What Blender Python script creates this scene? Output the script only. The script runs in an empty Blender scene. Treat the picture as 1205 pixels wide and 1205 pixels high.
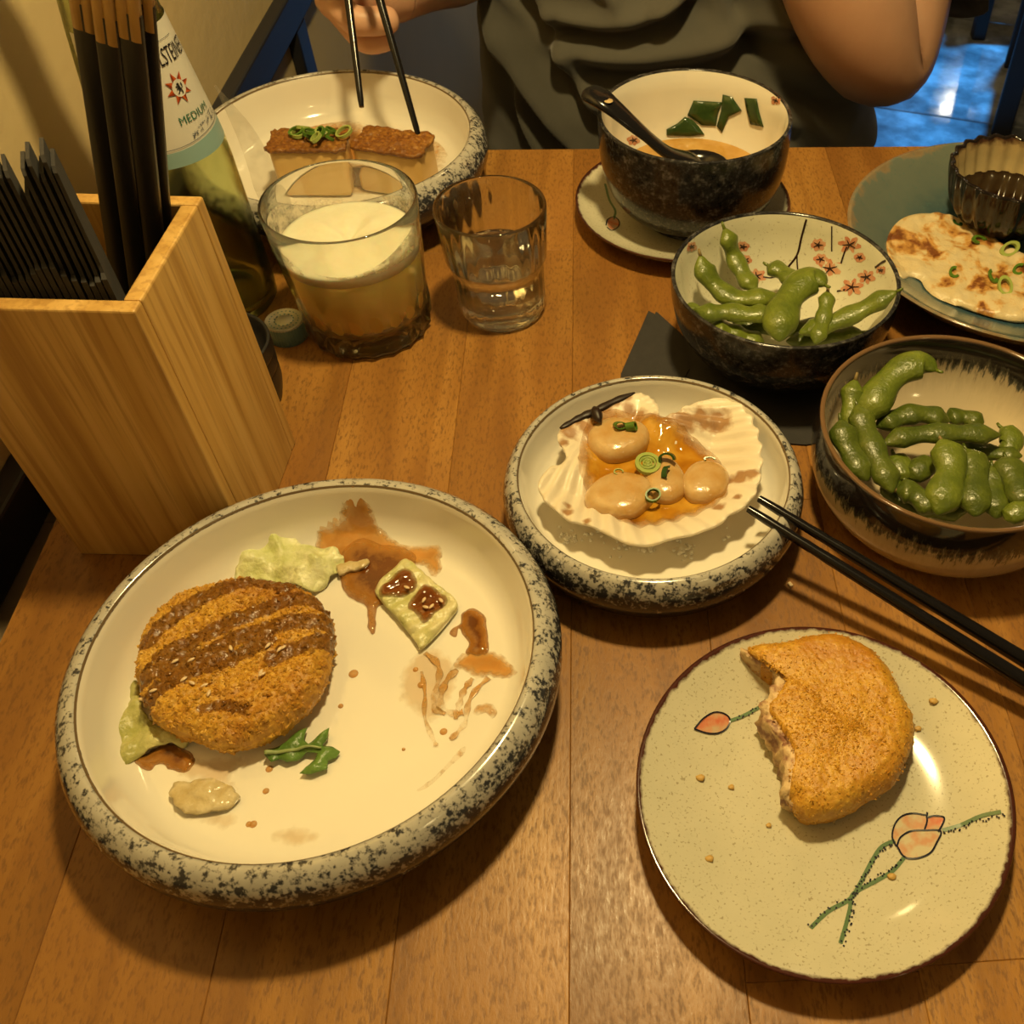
import bpy, bmesh, math, random
from math import sin, cos, pi, radians, hypot, atan2, sqrt
from mathutils import Vector, Matrix, noise, geometry

random.seed(7)
scene = bpy.context.scene
COL = scene.collection
T = 0.75                      # table top above the floor

# ------------------------------------------------------------------ camera
PITCH, ROLL, CAMH = radians(49.02), radians(2.62), 0.4063
FPX, PX0, PY0 = 1150.0, 803.5, 602.5      # the photograph is the left square of a landscape frame
_F = Vector((0, cos(PITCH), -sin(PITCH)))
_R0 = Vector((1, 0, 0))
_U0 = _R0.cross(_F)
_R = cos(ROLL) * _R0 + sin(ROLL) * _U0
_U = -sin(ROLL) * _R0 + cos(ROLL) * _U0
cam_data = bpy.data.cameras.new('camera')
cam = bpy.data.objects.new('camera', cam_data)
COL.objects.link(cam)
cam.matrix_world = Matrix(((_R.x, _U.x, -_F.x, 0), (_R.y, _U.y, -_F.y, 0), (_R.z, _U.z, -_F.z, T + CAMH), (0, 0, 0, 1)))
cam_data.sensor_fit = 'HORIZONTAL'
cam_data.lens = 6.81
cam_data.sensor_width = 6.81 * 1205 / FPX
cam_data.shift_x = -(PX0 - 602.5) / 1205
cam_data.clip_start = 0.01
cam_data.dof.use_dof = True
cam_data.dof.focus_distance = 0.50
cam_data.dof.aperture_fstop = 6.5
scene.camera = cam

# ------------------------------------------------------------------ light and exposure
scene.view_settings.view_transform = 'Standard'
scene.view_settings.look = 'None'
scene.view_settings.gamma = 1
scene.view_settings.exposure = -0.05
scene.view_settings.use_curve_mapping = False
world = bpy.data.worlds.new('room_ambient')
scene.world = world
world.use_nodes = True
world.node_tree.nodes['Background'].inputs[0].default_value = (1.0, 0.70, 0.32, 1)
world.node_tree.nodes['Background'].inputs[1].default_value = 0.085


def lamp(name, kind, loc, color, power, size=0.05, target=None, **kw):
    d = bpy.data.lights.new(name, kind)
    d.color = color
    d.energy = power
    if kind in ('POINT', 'SPOT'):
        d.shadow_soft_size = size
    else:
        d.size = size
    for k, v in kw.items():
        setattr(d, k, v)
    o = bpy.data.objects.new(name, d)
    COL.objects.link(o)
    o.location = loc
    if target is not None:
        o.rotation_euler = (Vector(target) - Vector(loc)).to_track_quat('-Z', 'Y').to_euler()
    return o


WARM = (1.0, 0.75, 0.32)
lamp('pendant_light', 'POINT', (0.00, 0.44, T + 0.80), WARM, 25.0, 0.035)
lamp('fill_light', 'POINT', (-0.5, -0.9, T + 1.5), WARM, 34.0, 0.10)  # unseen fill added behind the camera to brighten faces turned this way
lamp('blue_spot_light', 'SPOT', (0.95, 2.9, 2.7), (0.04, 0.40, 1.0), 760.0, 0.05, target=(0.85, 2.60, 0), spot_size=radians(44), spot_blend=0.5)
lamp('far_bulb', 'POINT', (1.84, 7.02, 2.27), (1.0, 0.9, 0.65), 9.0, 0.08)
lamp('added_glint_near', 'POINT', (0.9, -0.75, T + 1.25), WARM, 4.0, 0.06)  # added out of view, for highlights on glass and plate rims
lamp('added_glint_far', 'POINT', (-0.05, 1.75, T + 1.30), WARM, 4.0, 0.06)  # second added lamp, behind the person, for glints in the glasses

# ------------------------------------------------------------------ pixel -> place helpers (table-top coordinates, z above the table)


def ray(px, py):
    return ((px - PX0) / FPX) * _R - ((py - PY0) / FPX) * _U + _F


CAM = Vector((0, 0, CAMH))


def at(px, py, z=0.0):
    d = ray(px, py)
    return CAM + d * ((z - CAMH) / d.z)


def at_y(px, py, y):
    d = ray(px, py)
    return CAM + d * (y / d.y)


def lerp(a, b, t):
    return a + (b - a) * t


def prof_at(prof, r):
    """height of a lathe profile [(r, z)...] (first, inner/top run) at radius r"""
    for (r0, z0), (r1, z1) in zip(prof, prof[1:]):
        if r0 <= r <= r1 and r1 > r0:
            return lerp(z0, z1, (r - r0) / (r1 - r0))
        if r1 <= r0 and r >= r0:
            break
    return max(z for _, z in prof)


def on_plate(px, py, c, prof, lift=0.0):
    z = 0.01
    for _ in range(12):
        P = at(px, py, z)
        z = prof_at(prof, hypot(P.x - c[0], P.y - c[1])) + c[2]
    P = at(px, py, z + lift)
    return P


def in_bowl(px, py, c, prof, lift=0.0004):
    """the far inner wall of a bowl, hit by the line of sight; prof is the inner run [(r,z)...] from the middle to the rim"""
    d = ray(px, py)
    zr = prof[-1][1] + c[2]
    t = (zr - 0.0005 - CAMH) / d.z
    step = 0.0004 / d.length
    for _ in range(2000):
        t += step
        P = CAM + d * t
        r = hypot(P.x - c[0], P.y - c[1])
        if r > prof[-1][0] or prof_at(prof, r) + c[2] >= P.z:
            break
    n = Vector((c[0] - P.x, c[1] - P.y, 0))
    r = n.length
    e = 0.001
    sl = (prof_at(prof, min(r + e, prof[-1][0])) - prof_at(prof, max(0, r - e))) / (2 * e)
    n.normalize()
    n = (n * sl + Vector((0, 0, 1))).normalized()
    return P + n * lift, n


# ------------------------------------------------------------------ object helpers
def smooth(me):
    me.polygons.foreach_set('use_smooth', [True] * len(me.polygons))


def obj(name, verts, faces, mats, parent=None, sm=True, fmat=None, origin=None, attrs=None, sharp=None):
    """ONE mesh object from table-top coordinates; its origin goes to the middle of its base."""
    verts = [Vector(v) for v in verts]
    if origin is None:
        xs = [v.x for v in verts]; ys = [v.y for v in verts]; zs = [v.z for v in verts]
        origin = Vector(((min(xs) + max(xs)) / 2, (min(ys) + max(ys)) / 2, min(zs)))
    origin = Vector(origin)
    me = bpy.data.meshes.new(name)
    me.from_pydata([v - origin for v in verts], [], faces)
    if not isinstance(mats, (list, tuple)):
        mats = [mats]
    for m in mats:
        me.materials.append(m)
    if fmat:
        me.polygons.foreach_set('material_index', fmat)
    if sm:
        smooth(me)
    if attrs:
        for k, vals in attrs.items():
            a = me.attributes.new(k, 'FLOAT', 'POINT')
            a.data.foreach_set('value', vals)
    me.update()
    if sharp is not None:
        me.set_sharp_from_angle(angle=radians(sharp))
    o = bpy.data.objects.new(name, me)
    COL.objects.link(o)
    w = origin + Vector((0, 0, T))
    if parent is not None:
        o.parent = parent
        o.location = w - Vector(parent['_w'])
    else:
        o.location = w
    o['_w'] = w
    return o


def empty(name, loc):
    o = bpy.data.objects.new(name, None)
    COL.objects.link(o)
    w = Vector(loc) + Vector((0, 0, T))
    o.location = w
    o.empty_display_size = 0.02
    o['_w'] = w
    return o


def tag(o, label=None, cat=None, group=None, kind=None):
    if label: o['label'] = label
    if cat: o['category'] = cat
    if group: o['group'] = group
    if kind: o['kind'] = kind
    return o


def thing(name, loc, label, cat, group=None):
    return tag(empty(name, loc), label, cat, group)


def lathe(prof, c=(0, 0, 0), seg=96, wob=None, close=True):
    """revolve (r, z); wob(a, r, z) -> (dr, dz)"""
    vs, fs = [], []
    n = len(prof)
    for i in range(seg):
        a = 2 * pi * i / seg
        for r, z in prof:
            dr, dz = wob(a, r, z) if wob else (0, 0)
            vs.append(Vector((c[0] + (r + dr) * cos(a), c[1] + (r + dr) * sin(a), c[2] + z + dz)))
    for i in range(seg):
        j = (i + 1) % seg
        for k in range(n - 1):
            fs.append((i * n + k, j * n + k, j * n + k + 1, i * n + k + 1))
    # a profile point at r = 0 collapses to one vertex
    for k in (0, n - 1):
        if prof[k][0] < 1e-6:
            keep = k
            remap = {i * n + k: keep for i in range(seg)}
            fs = [tuple(dict.fromkeys(remap.get(v, v) for v in f)) for f in fs]
    used = sorted({v for f in fs for v in f})
    m = {v: i for i, v in enumerate(used)}
    return [vs[v] for v in used], [tuple(m[v] for v in f) for f in fs]


def spline(pts, n, closed=False):
    """Catmull-Rom through Vectors (any size) -> about n samples"""
    P = [Vector(p) for p in pts]
    N = len(P)
    segs = N if closed else N - 1
    out = []
    per = max(1, n // segs)
    for i in range(segs):
        if closed:
            p0, p1, p2, p3 = P[i - 1], P[i], P[(i + 1) % N], P[(i + 2) % N]
        else:
            p1, p2 = P[i], P[i + 1]
            p0 = P[i - 1] if i else p1 * 2 - p2
            p3 = P[i + 2] if i + 2 < N else p2 * 2 - p1
        for k in range(per):
            t = k / per
            out.append(0.5 * ((2 * p1) + (p2 - p0) * t + (2 * p0 - 5 * p1 + 4 * p2 - p3) * t * t + (3 * p1 - p0 - 3 * p2 + p3) * t ** 3))
    if not closed:
        out.append(P[-1].copy())
    return out


def join(*parts):
    V, F = [], []
    for v, f in parts:
        o = len(V)
        V += list(v)
        F += [tuple(i + o for i in q) for q in f]
    return V, F


def tube(pts, rad, seg=10, flat=1.0, up=Vector((0, 0, 1)), caps=True, prof=None):
    """swept round (or flattened) section along Vectors; rad: number or list"""
    n = len(pts)
    if not isinstance(rad, (list, tuple)):
        rad = [rad] * n
    vs, fs = [], []
    for i, p in enumerate(pts):
        t = (pts[min(i + 1, n - 1)] - pts[max(i - 1, 0)])
        t = t.normalized() if t.length > 1e-9 else Vector((0, 1, 0))
        s = t.cross(up)
        if s.length < 1e-4:
            s = t.cross(Vector((0.3, 1, 0.1)))
        s.normalize()
        u = s.cross(t).normalized()
        for k in range(seg):
            a = 2 * pi * k / seg
            ca, sa = cos(a), sin(a)
            if prof == 'square':
                m = max(abs(ca), abs(sa)) ** 0.75
                ca, sa = ca / m, sa / m
            vs.append(p + s * (rad[i] * ca) + u * (rad[i] * flat * sa))
    for i in range(n - 1):
        for k in range(seg):
            l = (k + 1) % seg
            fs.append((i * seg + k, i * seg + l, (i + 1) * seg + l, (i + 1) * seg + k))
    if caps:
        fs.append(tuple(range(seg - 1, -1, -1)))
        fs.append(tuple((n - 1) * seg + k for k in range(seg)))
    return vs, fs


def box(c, size, rz=0.0, bev=0.0, seg=2):
    """a bevelled block: c = middle of its base"""
    bm = bmesh.new()
    bmesh.ops.create_cube(bm, size=1)
    for v in bm.verts:
        v.co = Vector((v.co.x * size[0], v.co.y * size[1], (v.co.z + 0.5) * size[2]))
    if bev:
        bmesh.ops.bevel(bm, geom=list(bm.edges), offset=bev, segments=seg, affect='EDGES', profile=0.5)
    bm.verts.index_update()
    M = Matrix.Rotation(rz, 3, 'Z')
    vs = [M @ v.co + Vector(c) for v in bm.verts]
    fs = [tuple(v.index for v in f.verts) for f in bm.faces]
    bm.free()
    return vs, fs


def edge_dist(p, poly):
    best = 1e9
    n = len(poly)
    for i in range(n):
        a, b = poly[i], poly[(i + 1) % n]
        ab = b - a
        L = ab.length_squared
        t = 0 if L < 1e-14 else max(0, min(1, (p - a).dot(ab) / L))
        d = (a + ab * t - p).length
        if d < best:
            best = d
    return best


def inside(p, poly):
    c = False
    n = len(poly)
    j = n - 1
    for i in range(n):
        a, b = poly[i], poly[j]
        if (a.y > p.y) != (b.y > p.y) and p.x < (b.x - a.x) * (p.y - a.y) / (b.y - a.y) + a.x:
            c = not c
        j = i
    return c


def slab(outline, top, bottom=None, step=0.003, jitter=0.25):
    """fill an outline (2-D Vectors, table xy) with a fine triangle mesh; top/bottom: f(x, y, distance to edge) -> z.
    Returns verts, faces, edge distances (for the top run)."""
    poly = [Vector((p.x, p.y)) for p in outline]
    xs = [p.x for p in poly]; ys = [p.y for p in poly]
    pts = list(poly)
    y = min(ys) + step * 0.5
    k = 0
    while y < max(ys):
        x = min(xs) + step * (0.5 if k % 2 else 0.0)
        while x < max(xs):
            q = Vector((x + random.uniform(-jitter, jitter) * step, y + random.uniform(-jitter, jitter) * step))
            if inside(q, poly) and edge_dist(q, poly) > step * 0.45:
                pts.append(q)
            x += step
        y += step * 0.87
        k += 1
    edges = [(i, (i + 1) % len(poly)) for i in range(len(poly))]
    v2, e2, f2, *_ = geometry.delaunay_2d_cdt(pts, edges, [], 1, 1e-7)
    ds = [edge_dist(v, poly) for v in v2]
    n = len(v2)
    V = [Vector((v.x, v.y, top(v.x, v.y, d))) for v, d in zip(v2, ds)]
    Fc = []
    for f in f2:
        a, b, c = [v2[i] for i in f[:3]]
        ccw = (b - a).x * (c - a).y - (b - a).y * (c - a).x > 0
        Fc.append(tuple(f) if ccw else tuple(reversed(f)))
    if bottom:
        V += [Vector((v.x, v.y, bottom(v.x, v.y, d))) for v, d in zip(v2, ds)]
        cnt = {}
        for f in Fc:
            for i in range(len(f)):
                e = (f[i], f[(i + 1) % len(f)])
                cnt[e] = 1
        walls = [(a, b) for (a, b) in cnt if (b, a) not in cnt]
        Fb = [tuple(i + n for i in reversed(f)) for f in Fc]
        Fw = [(b, a, a + n, b + n) for a, b in walls]
        Fc = Fc + Fb + Fw
        ds = ds + ds
    return V, Fc, ds


def nz(x, y, z=0.0, s=1.0):
    return noise.noise(Vector((x * s, y * s, z * s)))


def px_outline(pts, z, n=80, closed=True):
    return spline([at(px, py, z).to_2d() for px, py in pts], n, closed)


def strip(pts, nrm, width):
    """thin painted ribbon along 3-D points on a surface"""
    n = len(pts)
    if not isinstance(width, (list, tuple)):
        width = [width] * n
    vs, fs = [], []
    for i, p in enumerate(pts):
        t = (pts[min(i + 1, n - 1)] - pts[max(i - 1, 0)]).normalized()
        s = t.cross(nrm[i]).normalized()
        vs += [p - s * width[i] / 2, p + s * width[i] / 2]
    for i in range(n - 1):
        fs.append((2 * i, 2 * i + 1, 2 * i + 3, 2 * i + 2))
    return vs, fs


# ------------------------------------------------------------------ material helper
class NT:
    def __init__(s, name):
        s.m = bpy.data.materials.new(name)
        s.m.use_nodes = True
        s.t = s.m.node_tree
        s.b = s.t.nodes['Principled BSDF']
        s.out = s.t.nodes['Material Output']
        s._co = None

    def n(s, kind, **kw):
        nd = s.t.nodes.new(kind)
        for k, v in kw.items():
            setattr(nd, k, v)
        return nd

    def put(s, sock, v):
        if hasattr(v, 'is_output') or isinstance(v, bpy.types.NodeSocket):
            s.t.links.new(v, sock)
        elif isinstance(v, (tuple, list)) and len(v) == 3 and sock.type == 'RGBA':
            sock.default_value = (*v, 1)
        else:
            sock.default_value = v

    def co(s, scale=None, rot=None, which='Object'):
        if s._co is None:
            s._co = s.n('ShaderNodeTexCoord')
        o = s._co.outputs[which]
        if scale is not None or rot is not None:
            mp = s.n('ShaderNodeMapping')
            s.t.links.new(o, mp.inputs[0])
            if scale is not None: mp.inputs['Scale'].default_value = scale if isinstance(scale, (tuple, list)) else (scale,) * 3
            if rot is not None: mp.inputs['Rotation'].default_value = rot
            o = mp.outputs[0]
        return o

    def noise(s, scale, detail=3, rough=0.55, co=None, dist=0.0):
        nd = s.n('ShaderNodeTexNoise')
        s.put(nd.inputs['Vector'], co if co is not None else s.co())
        nd.inputs['Scale'].default_value = scale
        nd.inputs['Detail'].default_value = detail
        nd.inputs['Roughness'].default_value = rough
        nd.inputs['Distortion'].default_value = dist
        return nd.outputs['Fac']

    def voro(s, scale, co=None, feature='F1', out='Distance'):
        nd = s.n('ShaderNodeTexVoronoi', feature=feature)
        s.put(nd.inputs['Vector'], co if co is not None else s.co())
        nd.inputs['Scale'].default_value = scale
        return nd.outputs[out]

    def ramp(s, fac, stops):
        nd = s.n('ShaderNodeValToRGB')
        cr = nd.color_ramp
        while len(cr.elements) > 1:
            cr.elements.remove(cr.elements[-1])
        for i, (p, c) in enumerate(stops):
            e = cr.elements[0] if i == 0 else cr.elements.new(p)
            e.position = p
            c = (c, c, c) if isinstance(c, (int, float)) else c
            e.color = (*c, 1)
        s.put(nd.inputs[0], fac)
        return nd.outputs['Color']

    def mix(s, fac, a, b, mode='MIX'):
        nd = s.n('ShaderNodeMix', data_type='RGBA', blend_type=mode)
        s.put(nd.inputs[0], fac)
        s.put(nd.inputs[6], a)
        s.put(nd.inputs[7], b)
        return nd.outputs[2]

    def math(s, op, a, b=None, clamp=False):
        nd = s.n('ShaderNodeMath', operation=op, use_clamp=clamp)
        s.put(nd.inputs[0], a)
        if b is not None:
            s.put(nd.inputs[1], b)
        return nd.outputs[0]

    def map(s, v, a, b, c=0.0, d=1.0):
        nd = s.n('ShaderNodeMapRange')
        for i, q in enumerate((v, a, b, c, d)):
            s.put(nd.inputs[i], q)
        return nd.outputs[0]

    def xyz(s, co=None):
        nd = s.n('ShaderNodeSeparateXYZ')
        s.put(nd.inputs[0], co if co is not None else s.co())
        return nd.outputs

    def radius(s):
        x, y, z = s.xyz()
        return s.math('SQRT', s.math('ADD', s.math('MULTIPLY', x, x), s.math('MULTIPLY', y, y)))

    def attr(s, name):
        nd = s.n('ShaderNodeAttribute', attribute_name=name)
        return nd.outputs['Fac']

    def bump(s, h, strength=0.3, dist=0.001):
        nd = s.n('ShaderNodeBump')
        nd.inputs['Strength'].default_value = strength
        nd.inputs['Distance'].default_value = dist
        s.put(nd.inputs['Height'], h)
        s.t.links.new(nd.outputs[0], s.b.inputs['Normal'])

    def set(s, color=None, rough=None, **kw):
        if color is not None: s.put(s.b.inputs['Base Color'], color)
        if rough is not None: s.put(s.b.inputs['Roughness'], rough)
        for k, v in kw.items():
            s.put(s.b.inputs[k.replace('_', ' ')], v)
        return s.m


def plain(name, color, rough=0.5, nscale=60, namt=0.12, **kw):
    """one colour with a little procedural unevenness"""
    g = NT(name)
    c2 = tuple(max(0, c * (1 - namt * 2)) for c in color)
    g.set(g.mix(g.noise(nscale, 3), c2, tuple(min(1, c * (1 + namt)) for c in color)), rough, **kw)
    return g.m


M = {}


# ================================================================== SETTING
TA = radians(6.0)             # the table (and the wall) stands slightly turned to the camera


def tab(u, v, z=0.0):
    return Vector((u * cos(TA) - v * sin(TA), u * sin(TA) + v * cos(TA), z))


def m_wood():
    g = NT('oiled_beech_staves')
    oi = g.n('ShaderNodeObjectInfo')
    rnd = oi.outputs['Random']
    loc = g.n('ShaderNodeVectorMath', operation='MULTIPLY_ADD')
    g.put(loc.inputs[0], g.co())
    loc.inputs[1].default_value = (1, 1, 1)
    cx = g.n('ShaderNodeCombineXYZ')
    g.put(cx.inputs[0], g.math('MULTIPLY', rnd, 37.0)); g.put(cx.inputs[1], g.math('MULTIPLY', rnd, 91.0)); g.put(cx.inputs[2], rnd)
    g.put(loc.inputs[2], cx.outputs[0])
    def sc(v):
        mp = g.n('ShaderNodeMapping'); g.put(mp.inputs[0], loc.outputs[0]); mp.inputs['Scale'].default_value = v
        return mp.outputs[0]
    fine = g.noise(260, 4, 0.62, sc((2.4, 0.75, 1)))
    broad = g.noise(26, 3, 0.5, sc((1.6, 0.16, 1)), 0.6)
    blot = g.noise(16, 3, 0.6, sc((1, 0.6, 1)))
    c = g.ramp(broad, [(0.30, (0.25, 0.110, 0.022)), (0.52, (0.37, 0.174, 0.036)), (0.72, (0.475, 0.242, 0.057))])
    c = g.mix(g.map(fine, 0.36, 0.50, 0.75, 0), c, (0.17, 0.075, 0.018))
    c = g.mix(g.map(blot, 0.40, 0.62, 0.35, 0), c, (0.27, 0.115, 0.030))
    c = g.mix(1.0, c, g.ramp(rnd, [(0, (0.80, 0.76, 0.72)), (0.5, (0.98, 0.96, 0.92)), (1, (1.12, 1.12, 1.1))]), 'MULTIPLY')
    g.bump(fine, 0.22, 0.0006)
    return g.set(c, g.map(fine, 0.3, 0.7, 0.48, 0.30), Specular_IOR_Level=0.40)


M['wood'] = m_wood()

table = thing('dining_table', tab(0.1, 0.3, -T), 'brown wooden dining table of oiled staves carrying all the dishes', 'table')
# staves: long strips running away from the seat, each its own piece
U0, U1, V0, V1, SW = -0.298, 0.66, -0.30, 0.742, 0.0685
rs = random.Random(21)
u = U0
row = 0
seams = {6: 0.110, 8: 0.118, 0: 0.06}
while u < U1 - 0.005:
    w = min(SW, U1 - u)
    v = V0
    first = True
    while v < V1 - 0.004:
        L = rs.uniform(0.24, 0.52)
        if first and row in seams: L = seams[row] - V0
        elif first: L = rs.uniform(0.1, 0.6)
        first = False
        L = min(L, V1 - v)
        if V1 - v - L < 0.08: L = V1 - v
        g = 0.00005
        vs, fs = box((0, 0, -0.03), (w - 2 * g, L - 2 * g, 0.03), 0, 0.0003, 1)
        ctr = tab(u + w / 2, v + L / 2)
        o = obj('stave', [q for q in vs], fs, M['wood'], table, sm=False, origin=(0, 0, 0))
        o.location = ctr + Vector((0, 0, T)) - Vector(table['_w'])
        o.rotation_euler = (0, 0, TA)
        v += L
    u += w
    row += 1
M['dark_metal'] = plain('black_powder_coat', (0.018, 0.018, 0.022), 0.5)
for (uu, vv) in ((-0.22, 0.0), (0.55, 0.0), (-0.22, 0.40), (0.55, 0.40)):
    vs, fs = box(tab(uu, vv, -T), (0.05, 0.05, T - 0.032), TA, 0.004)
    obj('leg', vs, fs, M['dark_metal'], table, sm=False)
vs, fs = box(tab(0.165, 0.20, -0.075), (0.80, 0.44, 0.043), TA, 0.004)
obj('apron', vs, fs, M['dark_metal'], table, sm=False)

# wall on the left, with its dark rail and stile
WA = radians(4.0)


def wal(d, s, z):
    """d: out of the wall, s: along the wall from y = 0.3"""
    return Vector((-0.366 + d * cos(WA) - s * sin(WA), 0.3 + d * sin(WA) + s * cos(WA), z))


g = NT('yellow_plaster')
n1 = g.noise(38, 5, 0.6); n2 = g.noise(4, 2)
g.bump(n1, 0.35, 0.003)
M['plaster'] = g.set(g.mix(n2, (0.58, 0.45, 0.235), (0.67, 0.53, 0.29)), 0.8)


def wall_block(name, d0, d1, s0, s1, z0, z1, m, bev=0.0, parent=None):
    vs, fs = box((0, 0, 0), (d1 - d0, s1 - s0, z1 - z0), 0, bev)
    c = wal((d0 + d1) / 2, (s0 + s1) / 2, z0)
    vs = [Matrix.Rotation(WA, 3, 'Z') @ v + c for v in vs]
    return tag(obj(name, vs, fs, m, parent, sm=False), kind=None if parent else 'structure')


wall_block('wall_left', -0.08, 0.0, -1.2, 3.2, -T, 1.6, M['plaster'])
M['dark_trim'] = plain('dark_blue_black_paint', (0.020, 0.021, 0.030), 0.42)
M['tan_trim'] = plain('worn_tan_trim', (0.26, 0.19, 0.11), 0.6)
wall_block('trim_1', 0.0, 0.014, -1.1, 3.1, -0.020, 0.012, M['dark_trim'], 0.002)
wall_block('trim_2', 0.0, 0.020, -1.1, 0.045, -0.035, -0.024, M['tan_trim'], 0.002)
wall_block('trim_3', 0.0, 0.012, 0.675, 0.710, -T, -0.021, M['dark_trim'], 0.002)

# floor of large stone tiles
M['stone'] = NT('grey_stone')
g = M['stone']
n = g.noise(5.5, 5, 0.6); n3 = g.noise(30, 3)
M['stone'] = g.set(g.ramp(n, [(0.36, (0.07, 0.08, 0.09)), (0.50, (0.20, 0.21, 0.22)), (0.64, (0.46, 0.47, 0.48))]), g.map(n3, 0.3, 0.7, 0.05, 0.14))
M['grout'] = plain('dark_grout', (0.05, 0.05, 0.05), 0.8)
vs, fs = box((0.6, 2.2, -T - 0.05), (5.0, 7.6, 0.045), 0, 0)
floor = tag(obj('floor', vs, fs, M['grout'], sm=False), kind='structure')
tile_me = None
for i in range(5):
    for j in range(6):
        vs, fs = box((0, 0, -T - 0.006), (0.594, 0.594, 0.006), 0, 0.002, 1)
        c = Vector((-0.6 + 0.6 * i, 0.3 + 0.6 * j, 0))
        c = Matrix.Rotation(radians(-12), 3, 'Z') @ c
        if tile_me is None:
            o = obj('tile', vs, fs, M['stone'], floor, sm=False, origin=(0, 0, -T - 0.006)); tile_me = o.data
        else:
            o = bpy.data.objects.new('tile', tile_me); COL.objects.link(o); o.parent = floor
        o.location = Vector((c.x, c.y, -0.006)) - Vector(floor['_w'])
        o.rotation_euler = (0, 0, radians(-12))

# chairs at the back of the room
M['black_wood'] = plain('black_stained_wood', (0.006, 0.0055, 0.0055), 0.55)


def chair(name, x, y, rz, label, mat, seat_h=0.45, w=0.42, back_h=0.86, legw=0.036, group=None):
    """dining chair: seat, four legs, two back posts joined by rails; local -y is the front"""
    t = thing(name, (x, y, -T), label, 'chair', group)
    R = Matrix.Rotation(rz, 3, 'Z')
    def put(nm, c, size, bev=0.004):
        vs, fs = box((0, 0, 0), size, 0, bev)
        vs = [R @ (v + Vector(c)) + Vector((x, y, -T)) for v in vs]
        return obj(nm, vs, fs, mat, t, sm=False)
    h = w / 2 - legw / 2
    put('seat', (0, 0, seat_h - 0.035), (w, w, 0.035), 0.01)
    for sx in (-1, 1):
        put('leg', (sx * h, -h, 0), (legw, legw, seat_h - 0.036))
        put('leg', (sx * h, h, 0), (legw, legw, seat_h - 0.036))
        put('back_post', (sx * h, h, seat_h + 0.001), (legw, legw * 0.8, back_h - seat_h))
    put('back_rail', (0, h, back_h - 0.14), (w - 2 * legw - 0.002, 0.02, 0.13))
    put('back_rail', (0, h, seat_h + 0.13), (w - 2 * legw - 0.002, 0.02, 0.05))
    for sx in (-1, 1):
        put('stretcher', (sx * h, 0, 0.16), (0.02, w - 2 * legw - 0.002, 0.03))
    return t


chair('side_chair', 0.953, 2.394, radians(-15), 'black wooden chair standing on the blue lit floor behind the table', M['black_wood'], legw=0.045)
chair('side_chair', 0.945, 2.98, radians(90), 'small black chair farther off behind the raised elbow of the person', M['black_wood'])
chair('seat_chair', -0.03, 1.08, 0, 'dark dining chair the person in the grey shirt sits on', M['black_wood'], w=0.44)


# ================================================================== CROCKERY MATERIALS
def m_white_glaze(name, c=(0.80, 0.76, 0.66)):
    g = NT(name)
    return g.set(g.mix(g.noise(9, 2), tuple(q * 0.96 for q in c), c), 0.12, Coat_Weight=0.3, Coat_Roughness=0.05)


M['white_glaze'] = m_white_glaze('cream_white_glaze')


def m_mottle(name, ztop, zbot, line=None):
    """pale rim mottled with black, denser towards the foot"""
    g = NT(name)
    x, y, z = g.xyz()
    a = g.noise(210, 4, 0.65); b = g.noise(620, 2, 0.5)
    f = g.math('ADD', g.math('MULTIPLY', a, 0.66), g.math('MULTIPLY', b, 0.34))
    thr = g.map(z, zbot, ztop, 0.68, 0.448)
    k = g.map(g.math('SUBTRACT', thr, f), -0.040, 0.050, 0, 1)
    pale = g.mix(g.noise(90, 3), (0.33, 0.315, 0.285), (0.56, 0.53, 0.46))
    c = g.mix(k, pale, (0.035, 0.035, 0.040))
    return g.set(c, 0.16, Coat_Weight=0.3, Coat_Roughness=0.06)


def m_black_glaze():
    g = NT('mottled_black_glaze')
    a = g.noise(150, 5, 0.7, g.co((1, 1, 1.2))); b = g.noise(420, 3)
    f = g.math('ADD', g.math('MULTIPLY', a, 0.7), g.math('MULTIPLY', b, 0.3))
    c = g.ramp(f, [(0.40, (0.010, 0.010, 0.011)), (0.52, (0.030, 0.029, 0.030)), (0.64, (0.13, 0.125, 0.125)), (0.74, (0.22, 0.21, 0.21))])
    g.bump(a, 0.12, 0.001)
    return g.set(c, 0.16, Specular_IOR_Level=0.4)


M['black_glaze'] = m_black_glaze()


def m_speckled(name, rr):
    """grey-cream glaze with fine brown specks and a brown painted edge"""
    g = NT(name)
    v = g.noise(800, 2, 0.5); w = g.noise(60, 3)
    base = g.mix(w, (0.56, 0.535, 0.40), (0.66, 0.625, 0.48))
    c = g.mix(g.map(v, 0.61, 0.69, 0, 0.60), base, (0.24, 0.19, 0.09))
    edge = g.math('ADD', g.radius(), g.map(g.noise(260, 3), 0.3, 0.7, -0.0006, 0.0006))
    k = g.map(edge, rr - 0.0030, rr - 0.0016, 0, 1)
    c = g.mix(k, c, g.mix(g.noise(300, 2), (0.035, 0.009, 0.005), (0.085, 0.022, 0.012)))
    return g.set(c, 0.13, Coat_Weight=0.3, Coat_Roughness=0.05)


M['iron_foot'] = plain('unglazed_foot', (0.25, 0.19, 0.13), 0.8)
wobr = lambda amp, ph: (lambda a, r, z: (amp * r * sin(3 * a + ph) * 0.6 + amp * r * sin(2 * a + 2.1 * ph) * 0.5, 0))


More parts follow.
